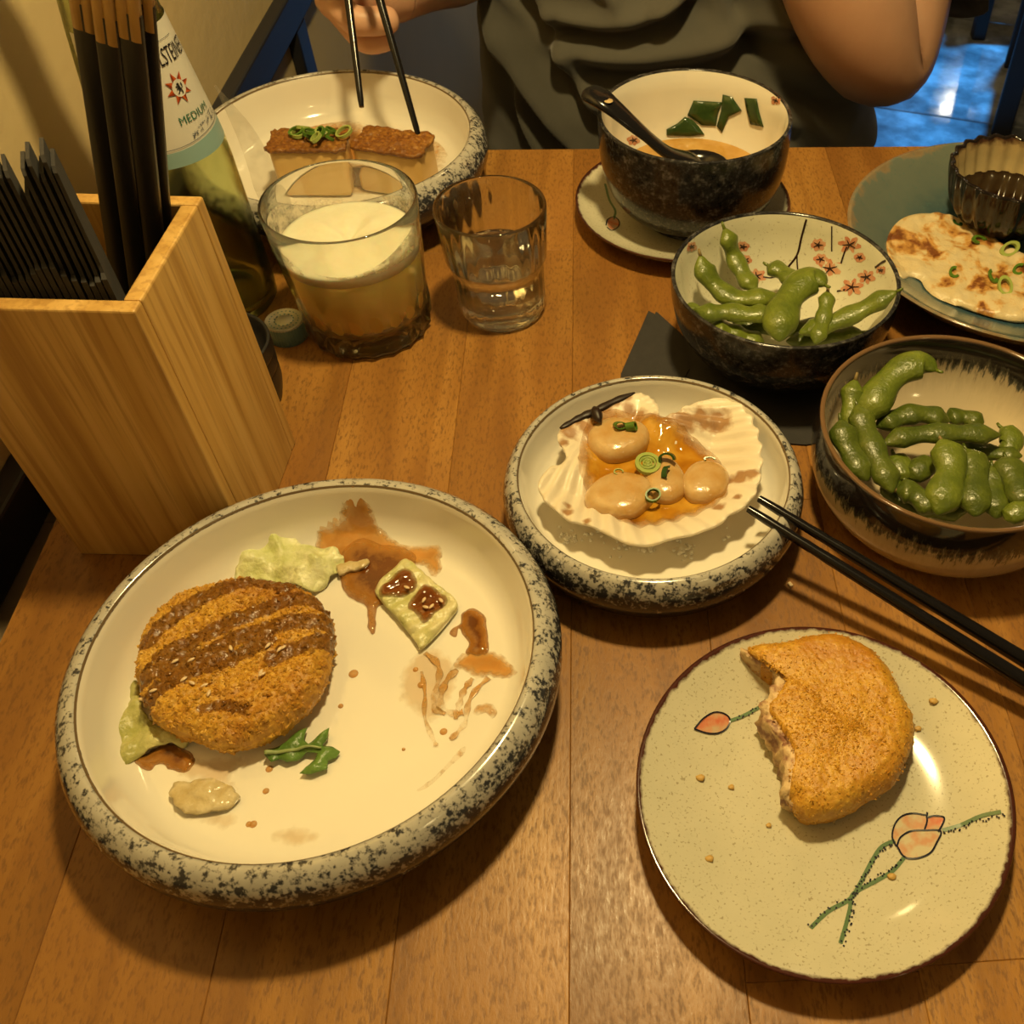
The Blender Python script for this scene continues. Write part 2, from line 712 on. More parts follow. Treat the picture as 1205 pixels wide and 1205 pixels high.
# ------------------------------------------------------------------ rolled-rim plates (three of a make)
def rolled_plate(c, R, zl, zf, label, group, wall=1.0):
    """R: radius of the lip line; zl: lip height; zf: height of the eating surface. returns thing, inner profile"""
    d = R / 0.098
    inner = [(0, zf), (R * 0.55, zf + 0.0002), (R * 0.84, zf + 0.0012), (R * 0.915, zf + 0.0040), (R * 0.962, lerp(zf, zl, 0.50)), (R * 0.99, zl - 0.0045), (R, zl - 0.0012)]
    outer = [(R + 0.0008, zl - 0.0002), (R + 0.0030 * d, zl + 0.0004), (R + 0.0066 * d, zl - 0.0012), (R + 0.0104 * d, zl - 0.0052 * wall), (R + 0.0126 * d, zl - 0.0110 * wall), (R + 0.0124 * d, zl - 0.0170 * wall),
             (R + 0.0080 * d, zl - 0.0250 * wall), (R - 0.002, zl * 0.30), (R * 0.84, zl * 0.10), (R * 0.70, 0.0030), (R * 0.69, 0), (R * 0.655, 0), (R * 0.645, 0.003), (0, 0.004)]
    prof = inner + outer
    w = wobr(0.004, c[0] * 40)
    vs, fs = lathe(prof, c, 128, w)
    mm = m_mottle('mottled_rim_%03d' % int(1000 * R), zl, zl - 0.020 * wall)
    ne = len(inner)
    fm = []
    cx, cy = c[0], c[1]
    for f in fs:
        rr = sum(hypot(vs[i].x - cx, vs[i].y - cy) for i in f) / len(f)
        zz = sum(vs[i].z for i in f) / len(f) - c[2]
        k = 0
        if zz < zf - 0.004 or rr > R + 0.0003: k = 1
        if rr < R * 0.75 and zz < 0.0035: k = 1
        fm.append(k)
    o = obj('plate', vs, fs, [M['white_glaze'], mm], None, fmat=fm, origin=(c[0], c[1], c[2]))
    tag(o, label, 'plate', group)
    o.name = 'rolled_rim_plate'
    # the thin brown line where the white glaze meets the rim
    ln = lathe([(R + 0.0001, zl - 0.0009), (R + 0.0003, zl - 0.00055), (R + 0.0008, zl - 0.0000)], c, 128, w)
    vsl = ln[0]
    obj('lip_line', vsl, ln[1], M['lip_brown'], o)
    return o, inner


M['lip_brown'] = plain('brown_lip_glaze', (0.16, 0.11, 0.06), 0.25)
BIG = (-0.1555, 0.2255, 0)
SCA = (-0.0157, 0.3485, 0)
FAR = (-0.2590, 0.6510, 0)
big, big_in = rolled_plate(BIG, 0.0932, 0.048, 0.0185, 'large white plate with black mottled rolled rim under the sauced croquette', 'mottled rolled-rim plates')
sca, sca_in = rolled_plate(SCA, 0.0700, 0.038, 0.0150, 'small mottled rimmed plate under the scallop shell', 'mottled rolled-rim plates')
far, far_in = rolled_plate(FAR, 0.0935, 0.051, 0.0195, 'mottled rimmed white plate with tofu blocks at the far left', 'mottled rolled-rim plates')
ZB, ZS, ZFAR = 0.0187, 0.0152, 0.0197

# ------------------------------------------------------------------ lotus plates (dinner-side plate and the saucer of the soup bowl)
LOT = (0.0655, 0.1880, 0)
SAU = (-0.0105, 0.6430, 0)


def lotus_plate(c, R, zl, label):
    k = R / 0.08
    inner = [(0, 0.0048), (0.040 * k, 0.0052), (0.052 * k, 0.0066), (0.060 * k, 0.0094), (0.070 * k, zl - 0.0050), (0.0775 * k, zl - 0.0012), (R - 0.0006, zl)]
    prof = inner + [(R, zl - 0.0006), (R - 0.0005, zl - 0.0018), (0.071 * k, zl - 0.0085), (0.058 * k, 0.0050), (0.050 * k, 0.0020), (0.0485 * k, 0), (0.045 * k, 0), (0.044 * k, 0.0020), (0, 0.0022)]
    vs, fs = lathe(prof, c, 128, wobr(0.005, 1.0))
    o = obj('lotus_plate', vs, fs, M['speckled_%d' % int(R * 1000)], None, origin=c)
    tag(o, label, 'plate', 'lotus painted plates')
    return o, inner


M['speckled_80'] = m_speckled('speckled_celadon', 0.0802)
M['speckled_78'] = m_speckled('speckled_celadon_saucer', 0.0786)
lot, lot_in = lotus_plate(LOT, 0.0802, 0.0190, 'speckled plate painted with pink lotus buds under the bitten croquette')
sau, sau_in = lotus_plate(SAU, 0.0786, 0.0170, 'speckled saucer with brown edge under the black soup bowl')

M['ink'] = plain('dark_blue_ink', (0.010, 0.010, 0.025), 0.2)
M['leaf_paint'] = plain('green_underglaze', (0.13, 0.22, 0.11), 0.2)
g = NT('pink_underglaze')
M['pink_paint'] = g.set(g.ramp(g.noise(130, 3), [(0.35, (0.62, 0.17, 0.09)), (0.5, (0.62, 0.30, 0.17)), (0.65, (0.56, 0.42, 0.26))]), 0.15)
g = NT('pale_underglaze')
M['pale_paint'] = g.set(g.ramp(g.noise(110, 3), [(0.4, (0.60, 0.33, 0.19)), (0.55, (0.60, 0.53, 0.36))]), 0.15)


def paint_line(name, c, prof, pts, width, mat, parent, n=40, lift=0.00035):
    P = spline([Vector((*p, 0)) for p in pts], n)
    P = [on_plate(p.x, p.y, c, prof, lift) for p in P]
    vs, fs = strip(P, [Vector((0, 0, 1))] * len(P), width)
    return obj(name, vs, fs, mat, parent)


def paint_fill(name, c, prof, pts, mat, parent, lift=0.00022, n=36):
    P = spline([Vector((*p, 0)) for p in pts], n, True)
    P2 = [on_plate(p.x, p.y, c, prof, lift).to_2d() for p in P]
    vs, fs, _ = slab(P2, lambda x, y, d: prof_at(prof, hypot(x - c[0], y - c[1])) + c[2] + lift, step=0.0022)
    return obj(name, vs, fs, mat, parent)


def dots(name, c, prof, paths, parent, r=0.00045):
    V, Fc = [], []
    rd = random.Random(3)
    for pts, n, spread in paths:
        P = spline([Vector((*p, 0)) for p in pts], n)
        for p in P:
            q = on_plate(p.x + rd.uniform(-spread, spread), p.y + rd.uniform(-spread, spread), c, prof, 0.0006)
            o = len(V)
            V += [q + Vector((r * cos(a), r * sin(a), 0)) for a in [k * pi / 3 for k in range(6)]]
            Fc.append(tuple(range(o, o + 6)))
    return obj(name, V, Fc, M['ink'], parent)


# big open lotus with its crossing stems
for nm, pts in (('painted_stem', [(1053, 989), (1037, 997), (1025, 1015), (1012, 1040), (1000, 1058), (975, 1072), (954, 1092)]),
                ('painted_stem', [(1064, 1009), (1050, 1025), (1030, 1037), (1004, 1052), (1000, 1070), (995, 1090), (989, 1110)]),
                ('painted_stem', [(1109, 977), (1130, 971), (1155, 960), (1178, 955)]),
                ('painted_stem', [(859, 848), (873, 843), (890, 834), (908, 824)])):
    paint_line(nm, LOT, lot_in, pts, 0.0017, M['leaf_paint'], lot)
tag(dots('painted_dots', LOT, lot_in, [([(1051, 994), (1035, 1003), (1022, 1022), (1013, 1038), (1000, 1056), (975, 1070), (952, 1090)], 42, 2.6),
                                       ([(1064, 1011), (1048, 1022), (1030, 1034), (1008, 1048), (1004, 1070), (999, 1090), (991, 1112)], 46, 3.2),
                                       ([(1110, 981), (1130, 974), (1155, 965), (1183, 958)], 24, 2.4),
                                       ([(868, 845), (885, 837), (902, 826)], 12, 2.5)], lot), kind='stuff')
paint_fill('painted_petal', LOT, lot_in, [(1050, 985), (1053, 970), (1062, 960), (1075, 957), (1090, 958), (1091, 968), (1088, 976), (1070, 977), (1058, 986), (1055, 994)], M['pale_paint'], lot)
paint_fill('painted_petal', LOT, lot_in, [(1091, 962), (1100, 961), (1110, 963), (1108, 972), (1104, 978), (1089, 976)], M['pink_paint'], lot)
paint_fill('painted_petal', LOT, lot_in, [(1056, 994), (1060, 985), (1072, 978), (1088, 977), (1104, 979), (1102, 992), (1094, 1004), (1078, 1010), (1064, 1008)], M['pale_paint'], lot)
paint_fill('painted_petal', LOT, lot_in, [(819, 856), (828, 845), (841, 838.5), (853, 840), (858, 847), (855, 856), (845, 862), (832, 862)], M['pink_paint'], lot)
for pts in ([(1055, 996), (1050, 985), (1053, 970), (1062, 960), (1075, 957), (1090, 959), (1091, 955.5)],
            [(1090, 958), (1091, 966), (1088, 976)], [(1091, 962), (1100, 960), (1111, 962), (1108, 972), (1104, 978.5)],
            [(1055.5, 995), (1060, 985), (1072, 978), (1088, 977), (1107, 978), (1102, 992), (1094, 1004), (1078, 1010), (1064, 1008), (1055.5, 995)],
            [(817, 857.5), (828, 845), (841, 838), (853, 840), (859, 847), (855, 857), (845, 862.5), (832, 862.5), (817, 857.5)]):
    paint_line('painted_outline', LOT, lot_in, pts, 0.00075, M['ink'], lot, 60, 0.0005)
# a bud on the saucer
paint_line('painted_stem', SAU, sau_in, [(712, 216), (717, 235), (724, 248), (722, 258)], 0.0017, M['leaf_paint'], sau)
paint_fill('painted_petal', SAU, sau_in, [(715, 265), (716, 258), (722, 256), (728, 260), (727, 267), (720, 270)], M['pink_paint'], sau)
paint_line('painted_outline', SAU, sau_in, [(713, 265), (715, 258), (722, 255), (728, 259), (728, 266), (720, 271), (714, 267)], 0.0008, M['ink'], sau, 40, 0.0005)


# ------------------------------------------------------------------ bowls
def bowl(name, c, inner, outer, mats, label, group=None, cat='bowl', seg=128, wob=None, fsplit=None):
    outer = [(max(0, p.x), max(0, p.y)) for p in spline([Vector((r, z, 0)) for r, z in outer], 52)]
    outer[-1] = (0, outer[-1][1])
    prof = inner + outer
    vs, fs = lathe(prof, c, seg, wob)
    fm = None
    if fsplit:
        n, ni = len(prof) - 1, len(inner) - 1
        fm = [0 if (k % n) < ni else 1 for k in range(len(fs))]
    o = obj(name, vs, fs, mats, None, fmat=fm, origin=c)
    tag(o, label, cat, group)
    return o


def prof_gap(inner, r, z):
    """True when (r,z) lies on the inner run"""
    return abs(prof_at(inner, r) - z) < 0.0012


SOUP = (-0.0040, 0.6390, 0.0066)
soup_in = [(0, 0.0095), (0.030, 0.0105), (0.046, 0.017), (0.0555, 0.030), (0.0600, 0.045), (0.0622, 0.062), (0.0632, 0.0765)]
soup_out = [(0.0640, 0.0775), (0.0652, 0.0770), (0.0660, 0.0755), (0.0660, 0.058), (0.0645, 0.042), (0.0595, 0.025), (0.0500, 0.0125), (0.0370, 0.0065), (0.0355, 0), (0.0325, 0), (0.0315, 0.003), (0, 0.004)]
split_in = lambda inner: (lambda r, z, f: 0 if prof_gap(inner, r, z) else 1)
soup_bowl = bowl('soup_bowl', SOUP, soup_in, soup_out, [M['white_glaze'], M['black_glaze']], 'mottled black bowl of amber soup standing on a saucer', 'mottled black bowls', fsplit=True)
FLO = (0.0550, 0.4915, 0.0022)
flo_in = [(0, 0.0080), (0.024, 0.0085), (0.042, 0.0130), (0.0535, 0.0225), (0.0610, 0.0360), (0.0645, 0.0480), (0.0660, 0.0575)]
flo_out = [(0.0668, 0.0588), (0.0680, 0.0584), (0.0686, 0.0570), (0.0680, 0.0440), (0.0645, 0.0290), (0.0570, 0.0165), (0.0440, 0.0075), (0.0330, 0.0050), (0.0320, 0), (0.0290, 0), (0.0280, 0.002), (0, 0.003)]
g = NT('speckled_cream_inside')
M['cream_in'] = g.set(g.mix(g.map(g.noise(500, 2), 0.64, 0.70, 0, 0.5), g.mix(g.noise(50, 3), (0.60, 0.585, 0.45), (0.70, 0.68, 0.54)), (0.22, 0.16, 0.08)), 0.16, Coat_Weight=0.3)
flo = bowl('flower_bowl', FLO, flo_in, flo_out, [M['cream_in'], M['black_glaze']], 'mottled black bowl with pink blossoms painted inside holding edamame', 'mottled black bowls', fsplit=True)

# painted blossoms inside the flower bowl
g = NT('blossom_paint')
M['blossom'] = g.set(g.ramp(g.noise(150, 3), [(0.35, (0.55, 0.20, 0.11)), (0.6, (0.62, 0.36, 0.22))]), 0.2)
M['brown_ink'] = plain('brown_ink', (0.030, 0.012, 0.010), 0.25)


def bowl_line(name, c, inner, pts, width, mat, parent, n=16, lift=0.0004):
    Q = [in_bowl(p.x, p.y, c, inner, lift) for p in spline([Vector((*p, 0)) for p in pts], n)]
    vs, fs = strip([q[0] for q in Q], [q[1] for q in Q], width)
    return obj(name, vs, fs, mat, parent)


def blossom(c, inner, px, py, s, parent, rot=0.0, n=6, squash=0.75):
    """pink splayed petals with a dark star of stamens"""
    V, Fc = [], []
    for k in range(n):
        a = rot + 2 * pi * k / n
        tip = (px + s * cos(a), py + s * squash * sin(a))
        mid = (px + s * 0.55 * cos(a), py + s * 0.55 * squash * sin(a))
        Q = [in_bowl(*q, c, inner, 0.0003) for q in ((px, py), mid, tip)]
        v, f = strip([q[0] for q in Q], [q[1] for q in Q], [0.0012, 0.0042, 0.0016])
        V, Fc = join((V, Fc), (v, f))
    obj('painted_blossom', V, Fc, M['blossom'], parent)
    V, Fc = [], []
    for k in range(5):
        a = rot + 0.4 + 2 * pi * k / 5
        Q = [in_bowl(*q, c, inner, 0.0006) for q in ((px, py), (px + s * 0.6 * cos(a), py + s * 0.6 * squash * sin(a)))]
        v, f = strip([q[0] for q in Q], [q[1] for q in Q], [0.0011, 0.0005])
        V, Fc = join((V, Fc), (v, f))
    obj('painted_stamens', V, Fc, M['brown_ink'], parent)


for px, py, s, r in ((1000, 288, 14, 0.2), (963, 288, 10, 0.9), (966, 305, 9, 0.1), (977, 316, 15, 0.5), (1020, 326, 11, 0.3), (1003, 338, 14, 0.8), (1012, 303, 7, 1.2), (890, 325, 12, 0.4), (877, 306, 8, 0.2), (874, 290, 8, 0.9), (813, 290, 7, 0.3), (1037, 318, 6, 0.6)):
    blossom(FLO, flo_in, px, py, s, flo, r)
for pts, w in (([(949, 258), (943, 280), (938, 300), (926, 316)], 0.0014), ([(938, 298), (938, 308), (939, 320)], 0.0010), ([(979, 266), (979, 280), (979, 296)], 0.0010), ([(997, 290), (993, 300), (990, 310)], 0.0012), ([(1030, 315), (1038, 309), (1044, 306)], 0.0014), ([(985, 343), (990, 342), (995, 341)], 0.0012), ([(898, 326), (906, 327), (912, 326)], 0.0010)):
    bowl_line('painted_twig', FLO, flo_in, pts, w, M['brown_ink'], flo)
for px, py, s, r in ((745, 165, 8, 0.2), (914, 118, 7, 0.5)):
    blossom(SOUP, soup_in, px, py, s, soup_bowl, r)

DRK = (0.1425, 0.3735, 0)
drk_in = [(0, 0.0065), (0.030, 0.0072), (0.050, 0.0120), (0.0630, 0.0210), (0.0700, 0.0340), (0.0712, 0.0440), (0.0700, 0.0545)]
drk_out = [(0.0708, 0.0562), (0.0722, 0.0565), (0.0734, 0.0550), (0.0752, 0.0440), (0.0750, 0.0330), (0.0724, 0.0210), (0.0660, 0.0110), (0.0560, 0.0050), (0.0470, 0.0030), (0.0455, 0.0002), (0.0425, 0.0002), (0.0410, 0.002), (0, 0.0025)]
g = NT('streaked_brown_black_glaze')
x, y, z = g.xyz()
ang = g.math('ARCTAN2', y, x)
cb = g.n('ShaderNodeCombineXYZ')
g.put(cb.inputs[0], g.math('MULTIPLY', ang, 1.0)); g.put(cb.inputs[1], g.math('MULTIPLY', z, 3.0)); g.put(cb.inputs[2], g.radius())
st = g.noise(26, 4, 0.7, cb.outputs[0])
edge = g.math('ADD', z, g.map(st, 0.25, 0.75, 0.008, -0.008))
cream = g.mix(g.noise(60, 3), (0.44, 0.36, 0.23), (0.54, 0.45, 0.31))
c1 = g.ramp(g.map(edge, 0.022, 0.053), [(0.0, (0.54, 0.45, 0.31)), (0.42, (0.46, 0.38, 0.26)), (0.54, (0.085, 0.085, 0.070)), (0.68, (0.016, 0.014, 0.014)), (1.0, (0.014, 0.010, 0.009))])
rimk = g.map(g.math('ADD', z, g.map(g.noise(90, 2), 0, 1, -0.0004, 0.0004)), 0.0551, 0.0562, 0, 1)
M['streak'] = g.set(g.mix(rimk, c1, (0.17, 0.095, 0.045)), 0.12, Coat_Weight=0.4, Coat_Roughness=0.05)
drk = bowl('streaked_bowl', DRK, drk_in, drk_out, M['streak'], 'brown black bowl with streaked glaze over cream full of edamame pods')

TEA = (0.2262, 0.5925, 0)
tea_in = [(0, 0.0060), (0.055, 0.0064), (0.072, 0.0085), (0.088, 0.0135), (0.102, 0.0205), (0.112, 0.0270), (0.1188, 0.0330)]
tea_out = [(0.1202, 0.0339), (0.1214, 0.0334), (0.1212, 0.0320), (0.110, 0.0215), (0.095, 0.0125), (0.078, 0.0050), (0.072, 0.0015), (0.070, 0), (0.066, 0), (0.064, 0.003), (0, 0.0035)]
g = NT('teal_reactive_glaze')
r = g.radius()
e = g.math('ADD', r, g.map(g.noise(70, 4), 0.25, 0.75, -0.006, 0.006))
c1 = g.ramp(g.map(e, 0.060, 0.126), [(0.0, (0.06, 0.10, 0.105)), (0.16, (0.03, 0.075, 0.115)), (0.30, (0.06, 0.105, 0.115)), (0.50, (0.110, 0.145, 0.130)), (0.86, (0.150, 0.180, 0.150)), (0.905, (0.26, 0.20, 0.12)), (1.0, (0.22, 0.15, 0.08))])
x, y, z = g.xyz()
c1 = g.mix(g.map(g.noise(300, 2), 0.6, 0.7, 0, 0.35), c1, (0.08, 0.16, 0.15))
M['teal'] = g.set(c1, 0.13, Coat_Weight=0.3)
tea = bowl('teal_plate', TEA, tea_in, tea_out, M['teal'], 'teal glazed plate with pale brown rim under the scallion pancake', cat='plate', seg=128)

CUP = (0.2235, 0.6420, 0.0100)
cup_in = [(0, 0.004), (0.020, 0.0045), (0.030, 0.0080), (0.037, 0.0180), (0.0405, 0.0300), (0.0425, 0.0420)]
cup_out = [(0.0435, 0.0436), (0.0448, 0.0434), (0.0455, 0.0420), (0.0440, 0.0300), (0.0400, 0.0160), (0.0320, 0.0050), (0.0280, 0.0020), (0.0270, 0), (0.0240, 0), (0.023, 0.0015), (0, 0.002)]
g = NT('brown_fluted_glaze')
x, y, z = g.xyz()
e = g.math('ADD', z, g.map(g.noise(120, 3), 0.3, 0.7, -0.003, 0.003))
M['cup_in'] = g.set(g.ramp(g.map(e, 0.028, 0.045), [(0.0, (0.42, 0.33, 0.17)), (0.55, (0.36, 0.27, 0.13)), (0.8, (0.07, 0.030, 0.015)), (1, (0.03, 0.014, 0.010))]), 0.15, Coat_Weight=0.3)
M['cup_out'] = plain('dark_brown_glaze', (0.014, 0.009, 0.007), 0.13, Specular_IOR_Level=0.4)
flute = lambda a, r, z: (0.0011 * cos(22 * a) * min(1, max(0, (r - 0.026) / 0.01)), 0.0004 * cos(22 * a) * (1 if z > 0.04 else 0))
cup = bowl('sauce_cup', CUP, cup_in, cup_out, [M['cup_in'], M['cup_out']], 'fluted dark brown cup of soy sauce standing on the teal plate', cat='cup', seg=264, wob=flute, fsplit=True)
M['soy'] = plain('soy_sauce', (0.014, 0.005, 0.002), 0.04, Specular_IOR_Level=0.6)
soy_z = 0.019
vs, fs = lathe([(0, soy_z), (0.030, soy_z), (0.0368, soy_z), (0.0374, soy_z + 0.0004)], CUP, 132, None)
obj('soy_sauce', vs, fs, M['soy'], cup)

# stacked little black bowls behind the wooden box
M['black_stone'] = plain('matte_black_ceramic', (0.013, 0.012, 0.012), 0.42)
BB = (-0.2715, 0.4250)
bb_in = [(0, 0.006), (0.022, 0.0065), (0.031, 0.012), (0.0335, 0.022)]
for k, (z, lab) in enumerate(((0.0, 'lowest of the stacked small black bowls behind the wooden box'), (0.0105, 'middle one of the stacked small black bowls behind the wooden box'), (0.0210, 'topmost empty small black bowl of the stack behind the wooden box'))):
    ii = [(0, 0.004), (0.020, 0.0042), (0.0290, 0.0090), (0.0330, 0.0170), (0.0342, 0.0235)]
    oo = [(0.0350, 0.0245), (0.0360, 0.0242), (0.0366, 0.0230), (0.0360, 0.0150), (0.0270, 0.0148 if k else 0.004), (0.0200, 0.0032), (0.0170, 0), (0.0150, 0), (0.014, 0.0012), (0, 0.0015)]
    if k == 0:
        oo = [(0.0350, 0.0245), (0.0360, 0.0242), (0.0366, 0.0230), (0.0364, 0.0130), (0.0340, 0.0040), (0.0320, 0), (0.0290, 0), (0.028, 0.0012), (0, 0.0015)]
    else:
        oo = [(0.0350, 0.0245), (0.0360, 0.0242), (0.0366, 0.0230), (0.0362, 0.0146), (0.0330, 0.0142), (0.0300, 0.0104), (0.0220, 0.0055), (0.0185, 0.0050), (0, 0.0050)]
        ii = [(0, 0.0075), (0.020, 0.0078), (0.0290, 0.0120), (0.0325, 0.0180), (0.0342, 0.0235)]
    ii = [(r * 0.85, z) for r, z in ii]
    oo = [(r * 0.85, z) for r, z in oo]
    bowl('dipping_bowl', (BB[0] + 0.0012 * k, BB[1] - 0.001 * k, z), ii, oo, M['black_stone'], lab, 'stacked black dipping bowls', seg=72)


# ================================================================== FOOD
def bumpy(v, amp, s, n=2):
    """crumb relief: displacement from cells and noise"""
    q = v * s
    d = noise.voronoi(q)[0]
    return amp * (0.9 - 1.5 * d[0]) + amp * 0.5 * noise.noise(q * 0.45)


def m_crumb(name, dark, mid, light, sauce=False):
    g = NT(name)
    a = g.noise(420, 4, 0.65); b = g.noise(60, 3); vo = g.voro(380)
    f = g.math('ADD', g.math('MULTIPLY', a, 0.6), g.math('MULTIPLY', b, 0.4))
    c = g.ramp(f, [(0.34, dark), (0.48, mid), (0.66, light)])
    c = g.mix(g.map(vo, 0.25, 0.75, 0, 0.5), c, dark)
    c = g.mix(g.map(g.noise(26, 4, 0.6), 0.50, 0.66, 0, 0.55), c, (dark[0] * 0.85, dark[1] * 0.62, dark[2] * 0.6))
    rough = 0.42
    if sauce:
        s = g.attr('sauce')
        s2 = g.map(g.math('ADD', s, g.map(a, 0.3, 0.7, -0.22, 0.22)), 0.35, 0.65, 0, 1)
        c = g.mix(g.math('MULTIPLY', s2, 0.84), c, g.mix(g.map(a, 0.35, 0.7), (0.070, 0.020, 0.003), (0.22, 0.078, 0.012)))
        rough = g.map(s2, 0, 1, 0.48, 0.16)
    g.bump(g.math('ADD', g.math('MULTIPLY', a, 1.0), g.math('MULTIPLY', vo, -0.6)), 0.5, 0.0012)
    return g.set(c, rough, Specular_IOR_Level=0.5)


def chips(name, surf, count, smin, smax, mat, parent, seed_=1, jit=0.0006):
    """breadcrumb flakes standing on a surface: surf = list of (point, outward normal, attribute)"""
    rd = random.Random(seed_)
    V, Fc, A = [], [], []
    for _ in range(count):
        p, n, a = surf[rd.randrange(len(surf))]
        s = smin + (smax - smin) * rd.random() ** 2.2
        t = Vector((rd.gauss(0, 1), rd.gauss(0, 1), rd.gauss(0, 1)))
        t = (t - n * t.dot(n)).normalized()
        u = n.cross(t)
        tilt = rd.uniform(-0.7, 0.7)
        n2 = (n + t * tilt).normalized()
        p = p + t * rd.uniform(-jit, jit) + u * rd.uniform(-jit, jit)
        o = len(V)
        m = 5
        for k in range(m):
            an = 2 * pi * k / m + rd.uniform(-.4, .4)
            V.append(p + (t * cos(an) * rd.uniform(.6, 1.3) + u * sin(an) * rd.uniform(.4, .9)) * s - n * s * 0.25)
        V.append(p + n2 * s * rd.uniform(0.25, 0.6) + t * s * rd.uniform(-.4, .4))
        A += [a] * (m + 1)
        for k in range(m):
            Fc.append((o + k, o + (k + 1) % m, o + m))
    return tag(obj(name, V, Fc, mat, parent, sm=False, attrs={'sauce': A}), kind='stuff')


M['crumb_sauce'] = m_crumb('fried_crumb_with_sauce', (0.36, 0.150, 0.012), (0.60, 0.325, 0.030), (0.76, 0.48, 0.085), True)
M['crumb'] = m_crumb('fried_crumb', (0.46, 0.200, 0.016), (0.62, 0.330, 0.032), (0.74, 0.45, 0.075))
g = NT('pale_croquette_filling')
a = g.noise(160, 4)
g.bump(a, 0.7, 0.002)
M['filling'] = g.set(g.ramp(a, [(0.38, (0.26, 0.12, 0.07)), (0.47, (0.50, 0.32, 0.17)), (0.58, (0.68, 0.50, 0.27))]), 0.55)


def poly_d(p, P):
    return min(((p - (a + (b - a) * max(0, min(1, (p - a).dot(b - a) / max(1e-12, (b - a).length_squared))))).length for a, b in zip(P, P[1:])))


# croquette on the large plate
z0, H = ZB + 0.0013, 0.0200
out = px_outline([(163, 770), (172, 742), (198, 712), (235, 694), (280, 682), (320, 684), (355, 694), (382, 713), (392, 740), (388, 775), (377, 806), (356, 832), (330, 855), (300, 870), (265, 878), (235, 871), (205, 861), (180, 845), (166, 820), (161, 795)], z0 + 0.013, 120)
stripes = []
for s, w in (([(176, 757), (183.5, 747), (229.6, 712), (289, 687), (340, 692)], 0.0043), ([(190, 775), (222, 759), (269, 736), (319, 716), (360, 705), (386, 714)], 0.0042),
             ([(167, 801), (205, 785), (242, 772), (284, 752), (342, 734), (385, 733)], 0.0046), ([(167, 832), (185, 815), (212, 799), (250, 786), (290, 768), (316, 756)], 0.0042), ([(322, 776), (354, 762), (390, 750)], 0.0044), ([(240, 835), (265, 832), (290, 836)], 0.0026)):
    stripes.append((px_outline(s, z0 + H - 0.002, 24, False), w))


def crok_top(x, y, d):
    e = min(1, d / 0.0085)
    z = z0 + H * (0.50 + 0.50 * sqrt(max(0, 1 - (1 - e) ** 2))) * 0.97
    return z


def crok_bot(x, y, d):
    e = min(1, d / 0.0085)
    return z0 + H * 0.48 * (1 - sqrt(max(0, 1 - (1 - e) ** 2)))


V, Fc, ds = slab(out, crok_top, crok_bot, step=0.00125, jitter=0.35)
ctr = sum(V, Vector()) / len(V)
sauce = []
W = []
SURF = []
for v, d in zip(V, ds):
    k = bumpy(v, 0.0013, 300) + bumpy(v, 0.0009, 520) + 0.0012 * nz(v.x, v.y, v.z, 60)
    n = Vector((v.x - ctr.x, v.y - ctr.y, 0)).normalized() * max(0, 1 - d / 0.007) + Vector((0, 0, 1 if v.z > z0 + H * 0.49 else -0.1)) * min(1, d / 0.004 + 0.3)
    p2 = v.to_2d()
    s = 0
    if v.z > z0 + H * 0.35:
        for P, w in stripes:
            w *= 0.95
            dd = poly_d(p2, P) - 0.0012 * nz(v.x, v.y, 1, 260)
            s = max(s, max(0, min(1, (w - dd) / 0.0022 + 0.5)))
    sauce.append(s)
    q = v + n * k
    q.z = max(q.z, z0)
    W.append(q)
    if v.z > z0 + H * 0.2 and s < 0.75: SURF.append((q, n.normalized(), s))
    elif v.z > z0 + H * 0.2 and random.random() < 0.45: SURF.append((q, n.normalized(), s))
crok = tag(obj('croquette', W, Fc, M['crumb_sauce'], attrs={'sauce': sauce}), 'whole golden croquette striped with brown sauce on the large plate', 'croquette', 'breaded croquettes')

chips('crumb_coating', SURF, 5200, 0.0006, 0.0019, M['crumb_sauce'], crok, 3)
# sesame seeds
g = NT('sesame')
M['sesame'] = g.set(g.mix(g.noise(200, 2), (0.62, 0.44, 0.24), (0.78, 0.62, 0.40)), 0.35)


def seed_mesh():
    vs, fs = [], []
    pr = [(0, -1), (0.42, -0.72), (0.62, -0.25), (0.60, 0.15), (0.40, 0.62), (0, 1)]
    for i in range(8):
        a = 2 * pi * i / 8
        for r, y in pr:
            vs.append(Vector((r * 0.0013 * cos(a), y * 0.0017, r * 0.0008 * sin(a) + 0.0006)))
    n = len(pr)
    for i in range(8):
        j = (i + 1) % 8
        for k in range(n - 1):
            fs.append((i * n + k, i * n + k + 1, j * n + k + 1, j * n + k))
    return vs, fs


seed_me = None


def seed(px, py, z, label, group, rz):
    global seed_me
    P = at(px, py, z)
    if seed_me is None:
        vs, fs = seed_mesh()
        o = obj('sesame_seed', vs, fs, M['sesame'], origin=(0, 0, 0)); seed_me = o.data
    else:
        o = bpy.data.objects.new('sesame_seed', seed_me); COL.objects.link(o)
    o.location = P + Vector((0, 0, T)); o.rotation_euler = (0, 0, rz)
    return tag(o, label, 'sesame seed', group)


def crok_z(px, py):
    P = at(px, py, z0 + H * 0.95).to_2d()
    return crok_top(P.x, P.y, edge_dist(P, out) if inside(P, out) else 0) + 0.0008


for zx, zy in ((570, 655), (745, 645), (800, 662), (815, 655), (307, 718), (383, 712), (348, 803), (387, 820), (445, 832), (467, 868), (203, 857), (150, 898), (712, 770), (718, 780), (990, 770)):
    px, py = 130 + zx * 0.249, 600 + zy * 0.249
    seed(px, py, crok_z(px, py), 'tiny pale sesame seed sprinkled on the sauced croquette', 'sesame seeds on the sauced croquette', random.uniform(0, 3))

